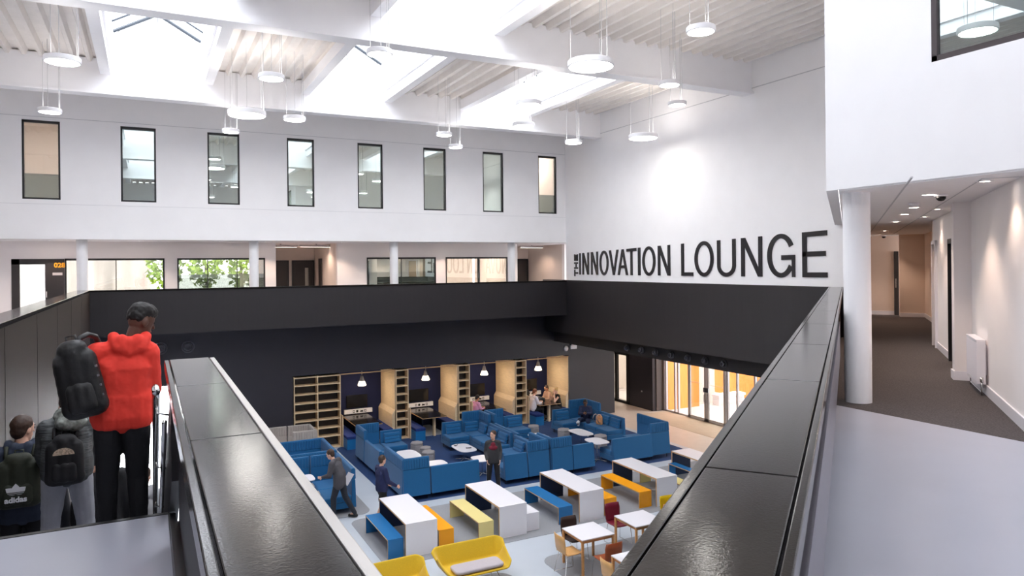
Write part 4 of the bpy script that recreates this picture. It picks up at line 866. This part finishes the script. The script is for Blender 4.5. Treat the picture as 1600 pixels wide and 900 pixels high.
chair(10.95, 13.2, math.pi-.1, M_y, 'yellow chair beside the coping'); chair(9.6, 12.2, .15, M_k, 'black chair in the gap under the second cafe table'); chair(8.2, 11.9, .0, M_o, 'terracotta chair between the left and lowest cafe tables')
chair(7.82, 11.05, -H, oakc, 'light oak chair left of the lowest cafe table'); chair(10.28, 12.8, H, M_p, 'salmon chair mostly hidden right of the second cafe table')
# ================================================================ MUSTARD LOVESEATS
def loveseat(x, y, rz, label):
    c = empty('loveseat', (x, y, 0), rz); tag(c, label, 'sofa', 'mustard shell loveseats')
    n, J = 33, 9; v = []; f = []
    # shell: rows go from the front lip of the seat, over the seat, up the back (faces -Y)
    def pt(u, t):
        au = abs(u); hw = .66+.12*t
        side = max(0, (au-.72)/.28); 
        X = math.copysign(min(au, .72)/.72*hw*.84 + side*hw*.16*1.1, u)
        if t < .5: Y = -.34+.62*(t/.5); Z = .40-.03*math.sin(t/.5*math.pi)
        else: q = (t-.5)/.5; Y = .28+.17*q; Z = .40+.36*q**.9
        arm = side**1.3
        if t < .5: Z += arm*(.10+.20*(t/.5)); Y = Y+arm*.10*(1-t/.5)
        else: Z += arm*.20*(1-(t-.5)/.5)-arm*.05*((t-.5)/.5); Y -= arm*.10
        return (X, Y, Z)
    rows_ = [0, .06, .15, .3, .42, .5, .56, .65, .8, .92, 1.0]
    for t in rows_:
        for k in range(n): v.append(pt(-1+2*k/(n-1), t))
    J = len(rows_)
    for j in range(J-1):
        for k in range(n-1): f.append((j*n+k, j*n+k+1, (j+1)*n+k+1, (j+1)*n+k))
    o = MB().add(v, f).build('shell', yellowfab, c, smooth=True)
    md = o.modifiers.new('solid', 'SOLIDIFY'); md.thickness = .045; md.offset = -1; sb = o.modifiers.new('sub', 'SUBSURF'); sb.levels = sb.render_levels = 2
    P = rrect(-.52, .52, -.30, .12, .1)
    MB().prism(P, .405, .475).build('seat_cushion', mat('pale_lilac_cushion', sr(186, 178, 184), .9, var=.04, scale=60), c, .03, seg=3)
    for s_ in (-1, 1):
        MB().tube([(s_*.35, -.2, .36), (s_*.5, -.3, .008), (s_*.5, .28, .008), (s_*.35, .15, .36)], .009, 8).build('leg_frame', chrome, c, smooth=True)
    MB().tube([(-.35, .15, .36), (.35, .15, .36)], .009, 8).tube([(-.35, -.2, .36), (.35, -.2, .36)], .009, 8).build('cross_rail', chrome, c)
loveseat(5.75, 12.93, .0, 'mustard shell loveseat with pale lilac cushion, fully in view at the bottom')
loveseat(3.98, 12.75, .05, 'mustard shell loveseat at the bottom edge, cut by the coping')
# ================================================================ PEOPLE
def capsule(m, p0, p1, r0, r1, n=12, sq=1.0):
    p0, p1 = Vector(p0), Vector(p1); t = (p1-p0); L = t.length or 1e-4; t = t/L if L > 1e-4 else Vector((0, 0, 1))
    a = t.orthogonal().normalized(); b = t.cross(a)
    prof = [(-r0, .001)]+[(-r0*math.cos(q), r0*math.sin(q)) for q in (.5, 1.0)]+[(0, r0), (L, r1)]+[(L+r1*math.cos(q), r1*math.sin(q)) for q in (1.0, .5)]+[(L+r1, .001)]
    vs = []; fs = []
    for h, r in prof:
        for k in range(n):
            q = 2*math.pi*k/n; vs.append(p0+t*h+a*r*math.cos(q)+b*r*math.sin(q))
    for i in range(len(prof)-1):
        for k in range(n): fs.append((i*n+k, i*n+(k+1) % n, (i+1)*n+(k+1) % n, (i+1)*n+k))
    fs += [tuple(range(n-1, -1, -1)), tuple((len(prof)-1)*n+k for k in range(n))]
    m.add(vs, fs)
def ellip(m, c, r, R=None, n=16):
    R = R or Matrix.Identity(3); vs = []; fs = []; J = 10; c = Vector(c)
    for j in range(J+1):
        th = math.pi*j/J
        for k in range(n):
            q = 2*math.pi*k/n; rr = max(math.sin(th), .01); vs.append(c+R @ Vector((r[0]*rr*math.cos(q), r[1]*rr*math.sin(q), r[2]*math.cos(th))))
    for j in range(J):
        for k in range(n): fs.append((j*n+k, j*n+(k+1) % n, (j+1)*n+(k+1) % n, (j+1)*n+k))
    fs += [tuple(range(n)), tuple(J*n+k for k in range(n-1, -1, -1))]
    m.add(vs, fs)
def blob(m, name, material, parent, vox=.012, sm=4, disp=0, dscale=.1):
    me = bpy.data.meshes.new('tmp'); me.from_pydata(m.v, [], m.f); bm = bmesh.new(); bm.from_mesh(me); bmesh.ops.recalc_face_normals(bm, faces=bm.faces); bm.to_mesh(me); bm.free()
    t = bpy.data.objects.new('tmp', me); COL.objects.link(t)
    r = t.modifiers.new('r', 'REMESH'); r.mode = 'VOXEL'; r.voxel_size = vox
    if sm: s_ = t.modifiers.new('s', 'SMOOTH'); s_.factor = .5; s_.iterations = sm
    if disp:
        tx = bpy.data.textures.new('wrinkle', 'CLOUDS'); tx.noise_scale = dscale; d = t.modifiers.new('d', 'DISPLACE'); d.texture = tx; d.strength = disp; d.mid_level = .5; d.texture_coords = 'LOCAL'
    bpy.context.view_layer.update(); dg = bpy.context.evaluated_depsgraph_get()
    out = bpy.data.meshes.new_from_object(t.evaluated_get(dg)); out.materials.clear(); out.materials.append(material)
    bpy.data.objects.remove(t, do_unlink=True)
    for p in out.polygons: p.use_smooth = True
    out.name = name; o = bpy.data.objects.new(name, out); COL.objects.link(o); o.parent = parent; return o
BASE = dict(pelvis=(0, 0, .95), waist=(0, .0, 1.08), chest=(0, -.01, 1.28), neck=(0, -.01, 1.46), head=(0, .03, 1.625),
            shL=(-.175, -.01, 1.41), shR=(.175, -.01, 1.41), elL=(-.23, -.03, 1.13), elR=(.23, -.03, 1.13), wrL=(-.24, .06, .88), wrR=(.24, .06, .88),
            hiL=(-.09, 0, .92), hiR=(.09, 0, .92), knL=(-.10, .02, .5), knR=(.10, .02, .5), anL=(-.11, -.02, .08), anR=(.11, -.02, .08), toL=(-.13, .14, .03), toR=(.13, .14, .03))
SIT = dict(pelvis=(0, 0, .55), waist=(0, .02, .68), chest=(0, .05, .88), neck=(0, .07, 1.05), head=(0, .12, 1.21), shL=(-.17, .06, 1.0), shR=(.17, .06, 1.0), elL=(-.22, .14, .76), elR=(.22, .14, .76), wrL=(-.12, .36, .78), wrR=(.12, .36, .78),
           hiL=(-.09, 0, .54), hiR=(.09, 0, .54), knL=(-.11, .42, .52), knR=(.11, .42, .52), anL=(-.11, .40, .09), anR=(.11, .40, .09), toL=(-.12, .55, .03), toR=(.12, .55, .03))
skin_a = mat('deep_brown_skin', sr(92, 58, 44), .5); skin_b = mat('light_skin', sr(224, 176, 152), .5); skin_c = mat('brown_skin', sr(120, 80, 60), .5); skin_t = mat('tan_skin', sr(205, 150, 120), .5)
hair_k = mat('black_hair', sr(24, 20, 20), .6, bump=1, bscale=180); hair_b = mat('brown_hair', sr(62, 42, 32), .55, bump=.8, bscale=140, var=.2, scale=60); hair_r = mat('auburn_hair', sr(120, 62, 36), .6, bump=.8, bscale=140); hair_y = mat('blonde_hair', sr(200, 165, 110), .6, bump=.8, bscale=140)
def garment(name, col, rough=.85, bump=.5, bs=14, **k): return mat(name, col, rough, bump=bump, bscale=bs, var=.05, scale=10, **k)
def person(label, loc, rz, H, J, skin, hair, top, bottom, shoe, near=False, headyaw=0, headpitch=0, sleeve='long', leg='long', hairk='short', hood=None, topr=1.0, neckw=0, hem=None):
    P = dict(BASE); P.update(J); k = H/1.75
    P = {a: Vector(v)*k for a, v in P.items()}
    o = empty('person', loc, rz); tag(o, label, 'person'); vx = .009 if near else .013
    HR = Euler((headpitch, 0, headyaw), 'XYZ').to_matrix() if False else (Matrix.Rotation(headyaw, 3, 'Z') @ Matrix.Rotation(headpitch, 3, 'X'))
    hd = P['head']
    def hp(x, y, z): return hd+HR @ (Vector((x, y, z))*k)
    m = MB()
    ellip(m, hp(0, 0, .02), (.074*k, .094*k, .10*k), HR); ellip(m, hp(0, .02, -.045), (.058*k, .07*k, .075*k), HR); capsule(m, hp(0, .075, -.075), hp(0, .07, -.09), .022*k, .02*k)
    capsule(m, hp(0, .088, .01), hp(0, .108, -.02), .009*k, .013*k, 8)
    ellip(m, hp(.074, -.005, -.01), (.01*k, .02*k, .032*k), HR); ellip(m, hp(-.074, -.005, -.01), (.01*k, .02*k, .032*k), HR)
    capsule(m, P['neck']-Vector((0, 0, .04*k)), hp(0, -.015, -.06), .055*k, .052*k)
    def torso(m, g=0):
        for a, b, r, w in (('pelvis', 'waist', .10, .075), ('waist', 'chest', .095, .07), ('chest', 'neck', .095, .075)):
            for s_ in (-1, 0, 1):
                ax = (P['shR']-P['shL']).normalized()
                ra = r*k+g; top_in = .35 if b == 'neck' else 1
                capsule(m, P[a]+ax*s_*w*k, P[b]+ax*s_*w*k*top_in-(Vector((0, 0, .06*k)) if b == 'neck' else Vector()), ra, (.055*k if b == 'neck' else ra*.97)+g*(b == 'neck'))
        for S in 'LR': capsule(m, P['neck']-Vector((0, 0, .02*k)), P['sh'+S], .05*k+g*.6, .055*k+g*.8)
    torso(m)
    for S in 'LR':
        capsule(m, P['sh'+S], P['el'+S], .047*k, .038*k); capsule(m, P['el'+S], P['wr'+S], .038*k, .026*k)
        # hand
        d = (P['wr'+S]-P['el'+S]).normalized(); sgn = -1 if S == 'L' else 1
        fw = (d*.6+Vector((0, .5, 0))).normalized() if abs(d.z) > .7 else d
        side = d.cross(Vector((-sgn, 0, 0)) if abs(d.x) < .8 else Vector((0, 0, 1))).normalized()   # spread direction of the fingers
        w0 = P['wr'+S]; pc = w0+d*.05*k
        for q in (-1, 0, 1): capsule(m, w0+side*q*.012*k, w0+d*.085*k+side*q*.022*k, .014*k, .013*k, 8)
        curl = Vector((-sgn, 0, 0)) if abs(d.x) < .8 else Vector((0, 0, -1))
        fr = .0085*k if near else .010*k
        for q, ln in ((-1.5, .062), (-.5, .075), (.5, .08), (1.5, .07)):
            b0 = w0+d*.088*k+side*q*.019*k; b1 = b0+(d*.8+curl*.3).normalized()*ln*.55*k; b2 = b1+(d*.5+curl*.8).normalized()*ln*.5*k
            capsule(m, b0, b1, fr, fr, 8); capsule(m, b1, b2, fr, fr*.9, 8)
        t0 = w0+d*.03*k+side*.024*k; t1 = t0+(side*.8+d*.6).normalized()*.04*k; t2 = t1+(d*.9+curl*.3).normalized()*.032*k
        capsule(m, t0, t1, .012*k, .0105*k, 8); capsule(m, t1, t2, .0105*k, .009*k, 8)
        capsule(m, P['hi'+S], P['kn'+S], .082*k, .054*k); capsule(m, P['kn'+S], P['an'+S], .054*k, .036*k)
        capsule(m, P['an'+S], P['to'+S]+Vector((0, 0, .01)), .036*k, .028*k)
    blob(m, 'body', skin, o, vx if not near else .007, 3)
    # top
    m = MB(); g = .02*k*topr; torso(m, g)
    if hem:
        for s_ in (-1, 0, 1):
            ax = (P['shR']-P['shL']).normalized(); capsule(m, P['waist']+ax*s_*.085*k, P['pelvis']+ax*s_*.085*k-Vector((0, 0, hem*k)), .10*k+g, .10*k+g)
    for S in 'LR':
        if sleeve == 'long':
            capsule(m, P['sh'+S], P['el'+S], .056*k+g, .048*k+g*.8); capsule(m, P['el'+S], P['wr'+S]-(P['wr'+S]-P['el'+S]).normalized()*.02*k, .048*k+g*.8, .032*k+g*.5)
        elif sleeve == 'short': capsule(m, P['sh'+S], P['sh'+S].lerp(P['el'+S], .45), .056*k+g*.6, .05*k+g*.6)
    if hood:
        c = P['neck']+Vector((0, -.065*k, .015*k)); ax = (P['shR']-P['shL']).normalized()
        for q in (-1, -.5, 0, .5, 1): capsule(m, c+ax*q*.10*k+Vector((0, (.05 if abs(q) > .6 else 0)*k, .03*k*abs(q))), c+ax*q*.07*k-Vector((0, .01*k, (.07-.03*abs(q))*k)), .042*k, .04*k)
        capsule(m, P['neck']+ax*.06*k+Vector((0, .05, .02))*k, P['neck']-ax*.06*k+Vector((0, .05, .02))*k, .035*k, .035*k)
    tp = blob(m, 'top_garment', top, o, vx, 5, .012 if near else .006, .09)
    # bottom
    m = MB(); g = .014*k
    for s_ in (-1, 0, 1):
        ax = (P['hiR']-P['hiL']).normalized(); capsule(m, P['waist']+ax*s_*.06*k-Vector((0, 0, .04*k)), P['pelvis']+ax*s_*.07*k-Vector((0, 0, .02*k)), .095*k+g*.3, .102*k+g*.5)
    for S in 'LR':
        if leg == 'long':
            capsule(m, P['hi'+S], P['kn'+S], .088*k+g, .058*k+g); capsule(m, P['kn'+S], P['an'+S]+(P['kn'+S]-P['an'+S]).normalized()*.02*k, .060*k+g, .045*k+g*.6)
        else: capsule(m, P['hi'+S], P['hi'+S].lerp(P['kn'+S], .62), .088*k+g, .08*k+g*1.4)
    blob(m, 'trousers' if leg == 'long' else 'shorts', bottom, o, vx, 4, .010 if near else .005, .08)
    for S in 'LR':
        m = MB(); a, b = P['an'+S], P['to'+S]; dv = (b-a); dv.z = 0; dv.normalize(); base = Vector((a.x, a.y, min(a.z, b.z+.05*k)))
        capsule(m, Vector((a.x, a.y, b.z+.012*k))-dv*.03*k, Vector((b.x, b.y, b.z+.006*k)), .045*k, .038*k); capsule(m, a-Vector((0, 0, .02*k)), Vector((a.x, a.y, b.z+.03*k)), .045*k, .045*k)
        blob(m, 'shoe', shoe, o, .012, 3)
    # hair
    m = MB()
    if hairk == 'short': ellip(m, hp(0, -.018, .045), (.084*k, .098*k, .092*k), HR); ellip(m, hp(0, -.05, -.005), (.070*k, .058*k, .08*k), HR)
    elif hairk == 'fade': ellip(m, hp(0, -.0, .075), (.080*k, .102*k, .066*k), HR); ellip(m, hp(0, -.03, .035), (.078*k, .08*k, .07*k), HR)
    elif hairk == 'curly': ellip(m, hp(0, -.01, .05), (.11*k, .12*k, .11*k), HR)
    elif hairk == 'bun': ellip(m, hp(0, -.02, .035), (.085*k, .10*k, .095*k), HR); ellip(m, hp(0, -.10, .08), (.04*k, .04*k, .04*k), HR)
    if hairk: blob(m, 'hair', hair, o, vx, 2, .02 if hairk in ('curly', 'fade') else .012, .025 if hairk in ('curly', 'fade') else .04)
    # face
    for s_ in (-1, 1):
        m = MB(); ellip(m, hp(s_*.03, .083, .012), (.012*k, .008*k, .007*k), HR, 10); m.build('eye', mat('eye_dark', sr(30, 22, 20), .2), o, smooth=True)
        m = MB(); capsule(m, hp(s_*.016, .092, .034), hp(s_*.046, .082, .036), .0045*k, .003*k, 6); m.build('eyebrow', hair, o, smooth=True)
    m = MB(); capsule(m, hp(-.02, .085, -.052), hp(.02, .085, -.052), .006*k, .006*k, 6); m.build('lips', mat('lip', sr(150, 84, 76), .5), o, smooth=True)
    return o, P
def backpack(loc, rz, w, h, d, m, label, tilt=0, pocket=True, strapm=None, straps=True):
    b = empty('backpack', loc, rz); tag(b, label, 'backpack'); b.rotation_euler = (0, tilt, rz)
    mm = MB(); capsule(mm, (-w*.28, -d*.4, h*.18), (-w*.28, -d*.4, h*.72), d*.5, d*.45); capsule(mm, (w*.28, -d*.4, h*.18), (w*.28, -d*.4, h*.72), d*.5, d*.45); capsule(mm, (0, -d*.45, h*.15), (0, -d*.42, h*.82), d*.56, d*.5)
    capsule(mm, (-w*.3, -d*.4, h*.12), (w*.3, -d*.4, h*.12), d*.5, d*.5); capsule(mm, (-w*.12, -d*.4, h*.86), (w*.12, -d*.4, h*.86), d*.42, d*.42)
    blob(mm, 'pack_body', m, b, .010, 6, .008, .06)
    if pocket:
        mm = MB(); capsule(mm, (-w*.2, -d*.78, h*.14), (-w*.2, -d*.74, h*.36), d*.3, d*.28); capsule(mm, (w*.2, -d*.78, h*.14), (w*.2, -d*.74, h*.36), d*.3, d*.28); capsule(mm, (0, -d*.8, h*.14), (0, -d*.76, h*.38), d*.32, d*.3)
        blob(mm, 'front_pocket', m, b, .009, 5, .004, .05)
    MB().tube([(-.03, -d*.1, h*.93), (-.03, -d*.1, h*1.03), (.03, -d*.1, h*1.03), (.03, -d*.1, h*.93)], .008, 6).build('grab_handle', strapm or m, b, smooth=True)
    if straps:
        for s_ in (-1, 1): MB().tube([(s_*w*.28, -.02, h*.9), (s_*w*.3, .06, h*1.06), (s_*w*.3, .16, h*1.0), (s_*w*.34, .22, h*.7), (s_*w*.36, .1, h*.25), (s_*w*.34, -.02, h*.15)], .016, 6).build('shoulder_strap', strapm or m, b, smooth=True)
    return b
# 1 --- red hoodie
red = garment('red_fleece', sr(240, 62, 48), .8); blk = garment('black_jersey', sr(20, 20, 26), .7)
kx = 1/1.85*1.75
person('person in bright red hoodie and black trousers looking down right at the stair head', (-.17, 6.12, 4.26), 0, 1.85,
       dict(head=(.12, .03, 1.60), neck=(.05, .0, 1.45), chest=(.01, -.01, 1.27), elR=(.19, .05, 1.11), wrR=(.185, .25, .98), shR=(.165, 0, 1.38), shL=(-.155, -.01, 1.39), elL=(-.21, .03, 1.13), wrL=(-.16, .2, 1.0), knL=(-.10, .04, .5), anL=(-.10, .02, .08), knR=(.09, .06, .48), anR=(.10, .0, .08), hiL=(-.085, 0, .92), hiR=(.085, 0, .92)),
       skin_a, hair_k, red, blk, blackpl, near=True, headyaw=-1.05, headpitch=-.35, hairk='fade', hood=True, topr=1.15, hem=.02)
bpk = mat('black_nylon', sr(22, 22, 24), .5, bump=.6, bscale=30)
b = backpack((-.375, 6.0, 4.26+1.05), -.1, .23, .56, .17, bpk, 'bulky black backpack hanging from the left shoulder of the person in red', tilt=-.2, straps=False)
MB().tube([(.0, -.05, .48), (.06, -.03, .55), (.10, .03, .56), (.13, .11, .53), (.13, .2, .45), (.1, .22, .25), (.05, .08, .1)], .022, 8).build('shoulder_strap', bpk, b, smooth=True)
for z in (.12, .19, .26, .33): box(.11, .135, -.12, -.09, z, z+.015).build('buckle', mat('strap_loop_grey', sr(120, 120, 126), .4), b)
# 2 --- olive backpack boy
navyj = garment('navy_marl', sr(52, 60, 78), .9)
person('boy in navy hooded top and black trousers at the left edge of the stair', (-.97, 7.45, 3.41), 0, 1.68, dict(head=(.0, .03, 1.62)), skin_b, hair_b, navyj, blk, blackpl, near=True, headyaw=-.7, headpitch=-.1, hood=True, topr=1.4, hem=.06)
oliv = mat('dark_olive_nylon', sr(42, 46, 34), .7, bump=.4, bscale=60, var=.08, scale=30)
b = backpack((-.97, 7.28, 3.41+.97), 0, .34, .44, .15, oliv, 'dark olive backpack with a white three leaf emblem and lettering', pocket=True)
wm_ = mat('white_print', sr(225, 225, 228), .6)
em = MB()
for a in (-.9, 0, .9):
    P = []
    for q in range(17):
        t = q/16; P.append((t*.088, .030*math.sin(math.pi*t**.85)))
    P += [(x, -y) for x, y in P[-2:0:-1]]
    def E_(p, a=a): x, y, z = p; return (x*math.sin(a)-y*math.cos(a), -.222-z*.0, x*math.cos(a)+y*math.sin(a)+.105)
    em.prism(P, 0, .001, lambda p, a=a: ((p[0]*math.sin(a)+p[1]*math.cos(a)), -.216-p[2]*3-abs(a)*.0006, p[0]*math.cos(a)-p[1]*math.sin(a)+.135))
o = em.build('leaf_emblem', wm_, b)
st3 = MB()
for q in range(3): st3.box(-.09+.012*q, .09-.012*q, -.226, -.224, .150-q*.013, .155-q*.013)
st3.build('emblem_stripes', oliv, b)
textmesh('adidas', .062, wm_, 'brand_lettering', b, (0, -.222, .072), extr=.002, bold=.0022)
# 3 --- grey puffer
puf = mat('grey_puffer', sr(74, 78, 80), .55, bump=1.0, bscale=12, var=.15, scale=8, stretch=(.6, .6, 5)); swt = garment('pale_grey_sweatpants', sr(168, 170, 178), .9)
pp, PJ = person('person bending forward in grey quilted jacket and pale grey joggers, head hidden by the hood', (-.60, 6.95, 3.75), 0, 1.70,
       dict(neck=(0, .12, 1.40), head=(0, .26, 1.46), chest=(0, .05, 1.24), shL=(-.15, .08, 1.32), shR=(.15, .08, 1.32), elL=(-.19, .16, 1.1), elR=(.19, .16, 1.1), wrL=(-.2, .3, .95), wrR=(.2, .3, .95), knL=(-.13, .05, .5), knR=(.13, .05, .5), anL=(-.13, .0, .08), anR=(.14, .0, .08)),
       skin_b, hair_b, puf, swt, blackpl, near=True, headpitch=-.6, topr=1.35)
m = MB(); ellip(m, (0.03, -.02, 1.40), (.13, .10, .08)); ellip(m, (.04, -.09, 1.345), (.12, .08, .07)); hd_ = blob(m, 'hood', mat('camo_hood', sr(128, 134, 128), .8, var=.6, scale=26, bump=.6, bscale=30), pp, .01, 4, .02, .05)
b = backpack((-.60, 6.83, 3.75+.88), 0, .27, .40, .13, mat('black_canvas', sr(24, 24, 28), .7, bump=.4, bscale=40), 'small black backpack with a pale animal print on the grey jacket')
P = [(.075*math.cos(q*math.pi/14)*(1.0), .055*math.sin(q*math.pi/14)) for q in range(15)]
MB().prism(P, 0, .002, lambda p: (p[0], -.150-p[2], p[1]+.25)).build('pale_print', mat('animal_print', sr(190, 172, 150), .8, var=.5, scale=90), b)
# 4..7 --- others on the stair
person('person with curly brown hair in dark clothes between the two backpack wearers', (-.97, 8.5, 2.90), 0, 1.62, {}, skin_t, mat('curly_brown_hair', sr(70, 44, 34), .7, bump=1, bscale=60), garment('black_coat', sr(24, 26, 34)), blk, blackpl, hairk='curly', hood=True)
person('person in black trousers mostly hidden behind the grey joggers', (-.40, 7.9, 3.07), .2, 1.6, {}, skin_t, hair_k, garment('black_top', sr(26, 26, 30)), blk, blackpl)
person('person in a pale grey hooded top with dark backpack strap beside the handrail', (-.06, 9.2, 2.39), -.3, 1.70, {}, skin_b, hair_b, garment('pale_grey_fleece', sr(172, 172, 176)), garment('grey_denim', sr(90, 96, 106)), blackpl, hood=True, near=True, topr=1.2)
b = backpack((-.13, 9.02, 3.35), -.3, .22, .40, .13, bpk, 'black backpack on the person in pale grey by the handrail')
person('person in navy coat reaching forward on the stair behind the red hoodie', (-.16, 10.0, 2.05), -.6, 1.78, dict(elR=(.2, .2, 1.3), wrR=(.1, .42, 1.2)), skin_b, hair_k, garment('navy_coat', sr(26, 34, 58)), blk, blackpl)
# 8 suited man
suit = garment('charcoal_suit', sr(74, 72, 78), .85, .3); dtr = garment('dark_trousers', sr(34, 38, 48), .8, .3)
person('man in charcoal suit jacket leaning forward beside the blue booth', (4.30, 18.05, 0), .95, 1.82,
       dict(neck=(0, .14, 1.42), head=(0, .23, 1.55), chest=(0, .08, 1.26), shL=(-.18, .12, 1.37), shR=(.18, .10, 1.37), elL=(-.24, .16, 1.10), wrL=(-.20, .36, 1.05), elR=(.24, .06, 1.1), wrR=(.22, .12, .88), knL=(-.10, .12, .52), anL=(-.10, .12, .09), knR=(.10, -.10, .50), anR=(.12, -.34, .10), toR=(.13, -.19, .04), toL=(-.1, .28, .03)),
       skin_b, hair_b, suit, dtr, blackpl, headpitch=-.35, topr=1.0, hem=.12)
pf = box(-.12, .12, -.004, .004, -.16, .16).build('folder', whitelam, loc=(4.53, 18.12, .95)); pf.rotation_euler = (.3, .5, .6); tag(pf, 'white papers held at the hip of the suited man', 'papers')
# 9 navy jacket shorts
person('person in navy jacket and black shorts walking right past the blue sofas', (5.12, 17.15, 0), -1.35, 1.70,
       dict(elR=(.24, .05, 1.12), wrR=(.22, .30, .96), elL=(-.22, .02, 1.12), wrL=(-.2, .26, .95), knL=(-.09, .16, .50), anL=(-.10, .14, .09), toL=(-.1, .3, .03), knR=(.09, -.06, .49), anR=(.10, -.26, .12), toR=(.1, -.12, .04)),
       skin_b, hair_b, garment('navy_jacket', sr(28, 36, 78), .8), garment('black_shorts', sr(20, 20, 24)), mat('black_trainer', sr(30, 30, 32), .6), leg='short', hem=.05, topr=1.0, headyaw=.15)
# 10 standing boy
bj = garment('dark_grey_sports_jacket', sr(58, 58, 62), .7)
p10, P10 = person('boy in dark grey and maroon sports jacket standing in the lounge looking left', (8.64, 18.12, 0), 2.75, 1.72,
       dict(shL=(-.155, -.01, 1.39), shR=(.155, -.01, 1.39), elL=(-.21, -.03, 1.14), wrL=(-.19, .12, .93), elR=(.21, -.03, 1.14), wrR=(.18, .14, .94), knL=(-.12, .02, .5), knR=(.12, .02, .5), anL=(-.15, 0, .08), anR=(.14, 0, .08), toL=(-.18, .14, .03), toR=(.17, .14, .03)),
       skin_b, hair_b, bj, blk, blackpl, headyaw=-.75, topr=1.05, hem=.05)
m = MB(); ellip(m, (0, .085, 1.25), (.13, .05, .07)); ellip(m, (0, .075, 1.33), (.07, .05, .08))
blob(m, 'maroon_chest_panel', garment('maroon_jersey', sr(120, 28, 48)), p10, .012, 3)
for s_ in (-1, 1): MB().tube([P10['hi'+('L' if s_ < 0 else 'R')]+Vector((s_*.098, 0, -.1)), P10['kn'+('L' if s_ < 0 else 'R')]+Vector((s_*.066, 0, 0)), P10['an'+('L' if s_ < 0 else 'R')]+Vector((s_*.048, 0, .05))], .006, 6).build('white_side_stripe', wm_, p10)
# 11 seated on the corner sofa
person('man in dark blue sitting back on the corner sofa with one foot up', (14.72, 22.72, -.04), 2.5, 1.75,
       dict(SIT, chest=(0, -.02, .88), neck=(0, .0, 1.05), head=(0, .07, 1.19), shL=(-.17, -.01, 1.0), shR=(.17, -.01, 1.0), elL=(-.22, .1, .78), elR=(.22, .1, .78), wrL=(-.06, .3, .84), wrR=(.06, .3, .84), knR=(.2, .40, .62), anR=(.22, .74, .52), toR=(.26, .84, .60), knL=(-.12, .40, .52)),
       skin_c, hair_k, garment('dark_blue_jacket', sr(38, 46, 76)), garment('dark_denim', sr(40, 50, 80)), mat('white_trainer', sr(225, 225, 228), .6), headpitch=-.4)
ob = backpack((14.78, 21.95, .47), 1.9, .26, .36, .14, mat('peach_orange_canvas', sr(236, 170, 120), .8, var=.2, scale=12), 'pale orange and cream backpack on the blue sofa', pocket=True, strapm=greyfab2)
ph = box(-.035, .035, -.075, .075, 0, .01).build('phone', blackpl, loc=(14.55, 22.45, .86)); ph.rotation_euler = (.6, 0, 2.5); tag(ph, 'phone held by the man on the corner sofa', 'phone')
# 12..15 carrels
person('person in a pink shirt seated in the third carrel', (11.42, 25.55, 0), -1.35, 1.68, SIT, skin_t, hair_k, garment('pink_shirt', sr(222, 160, 200)), blk, blackpl, headpitch=-.4)
person('person with auburn hair in a white long sleeved top seated in the fourth carrel', (13.88, 25.35, 0), -1.45, 1.75, SIT, skin_b, hair_r, garment('white_jersey_top', sr(224, 218, 226)), blk, blackpl, headpitch=-.35)
person('person in a tan top seated at the back of the fourth carrel', (15.08, 26.1, 0), 1.6, 1.7, SIT, skin_t, hair_b, garment('tan_sweater', sr(190, 150, 128)), blk, blackpl, headpitch=-.4)
person('woman with tied blonde hair in a black sleeveless top seated in the fourth carrel', (15.10, 25.35, 0), 1.5, 1.7, dict(SIT, elR=(.2, .28, .78), wrR=(.08, .22, 1.08), elL=(-.2, .28, .78), wrL=(-.08, .22, 1.08)), skin_b, hair_y, garment('black_vest', sr(20, 18, 20)), garment('grey_leggings', sr(70, 68, 72)), blackpl, sleeve='none', hairk='bun', headpitch=-.3)
cl = MB(); random.seed(2)
for k in range(5): capsule(cl, (random.uniform(-.2, .2), random.uniform(-.15, .15), .04), (random.uniform(-.2, .2), random.uniform(-.15, .15), .10), .07, .05)
hc = bpy.data.objects.new('coat', None); COL.objects.link(hc); hc.location = (14.45, 25.75, .752); tag(hc, 'grey and black coat heaped on the fourth carrel table', 'coat')
blob(cl, 'coat_fabric', mat('dark_grey_cloth', sr(70, 72, 76), .9, var=.5, scale=14), hc, .012, 2, .03, .05)
bb = backpack((14.15, 26.45, .752), .3, .26, .4, .15, bpk, 'black backpack standing on the fourth carrel table')
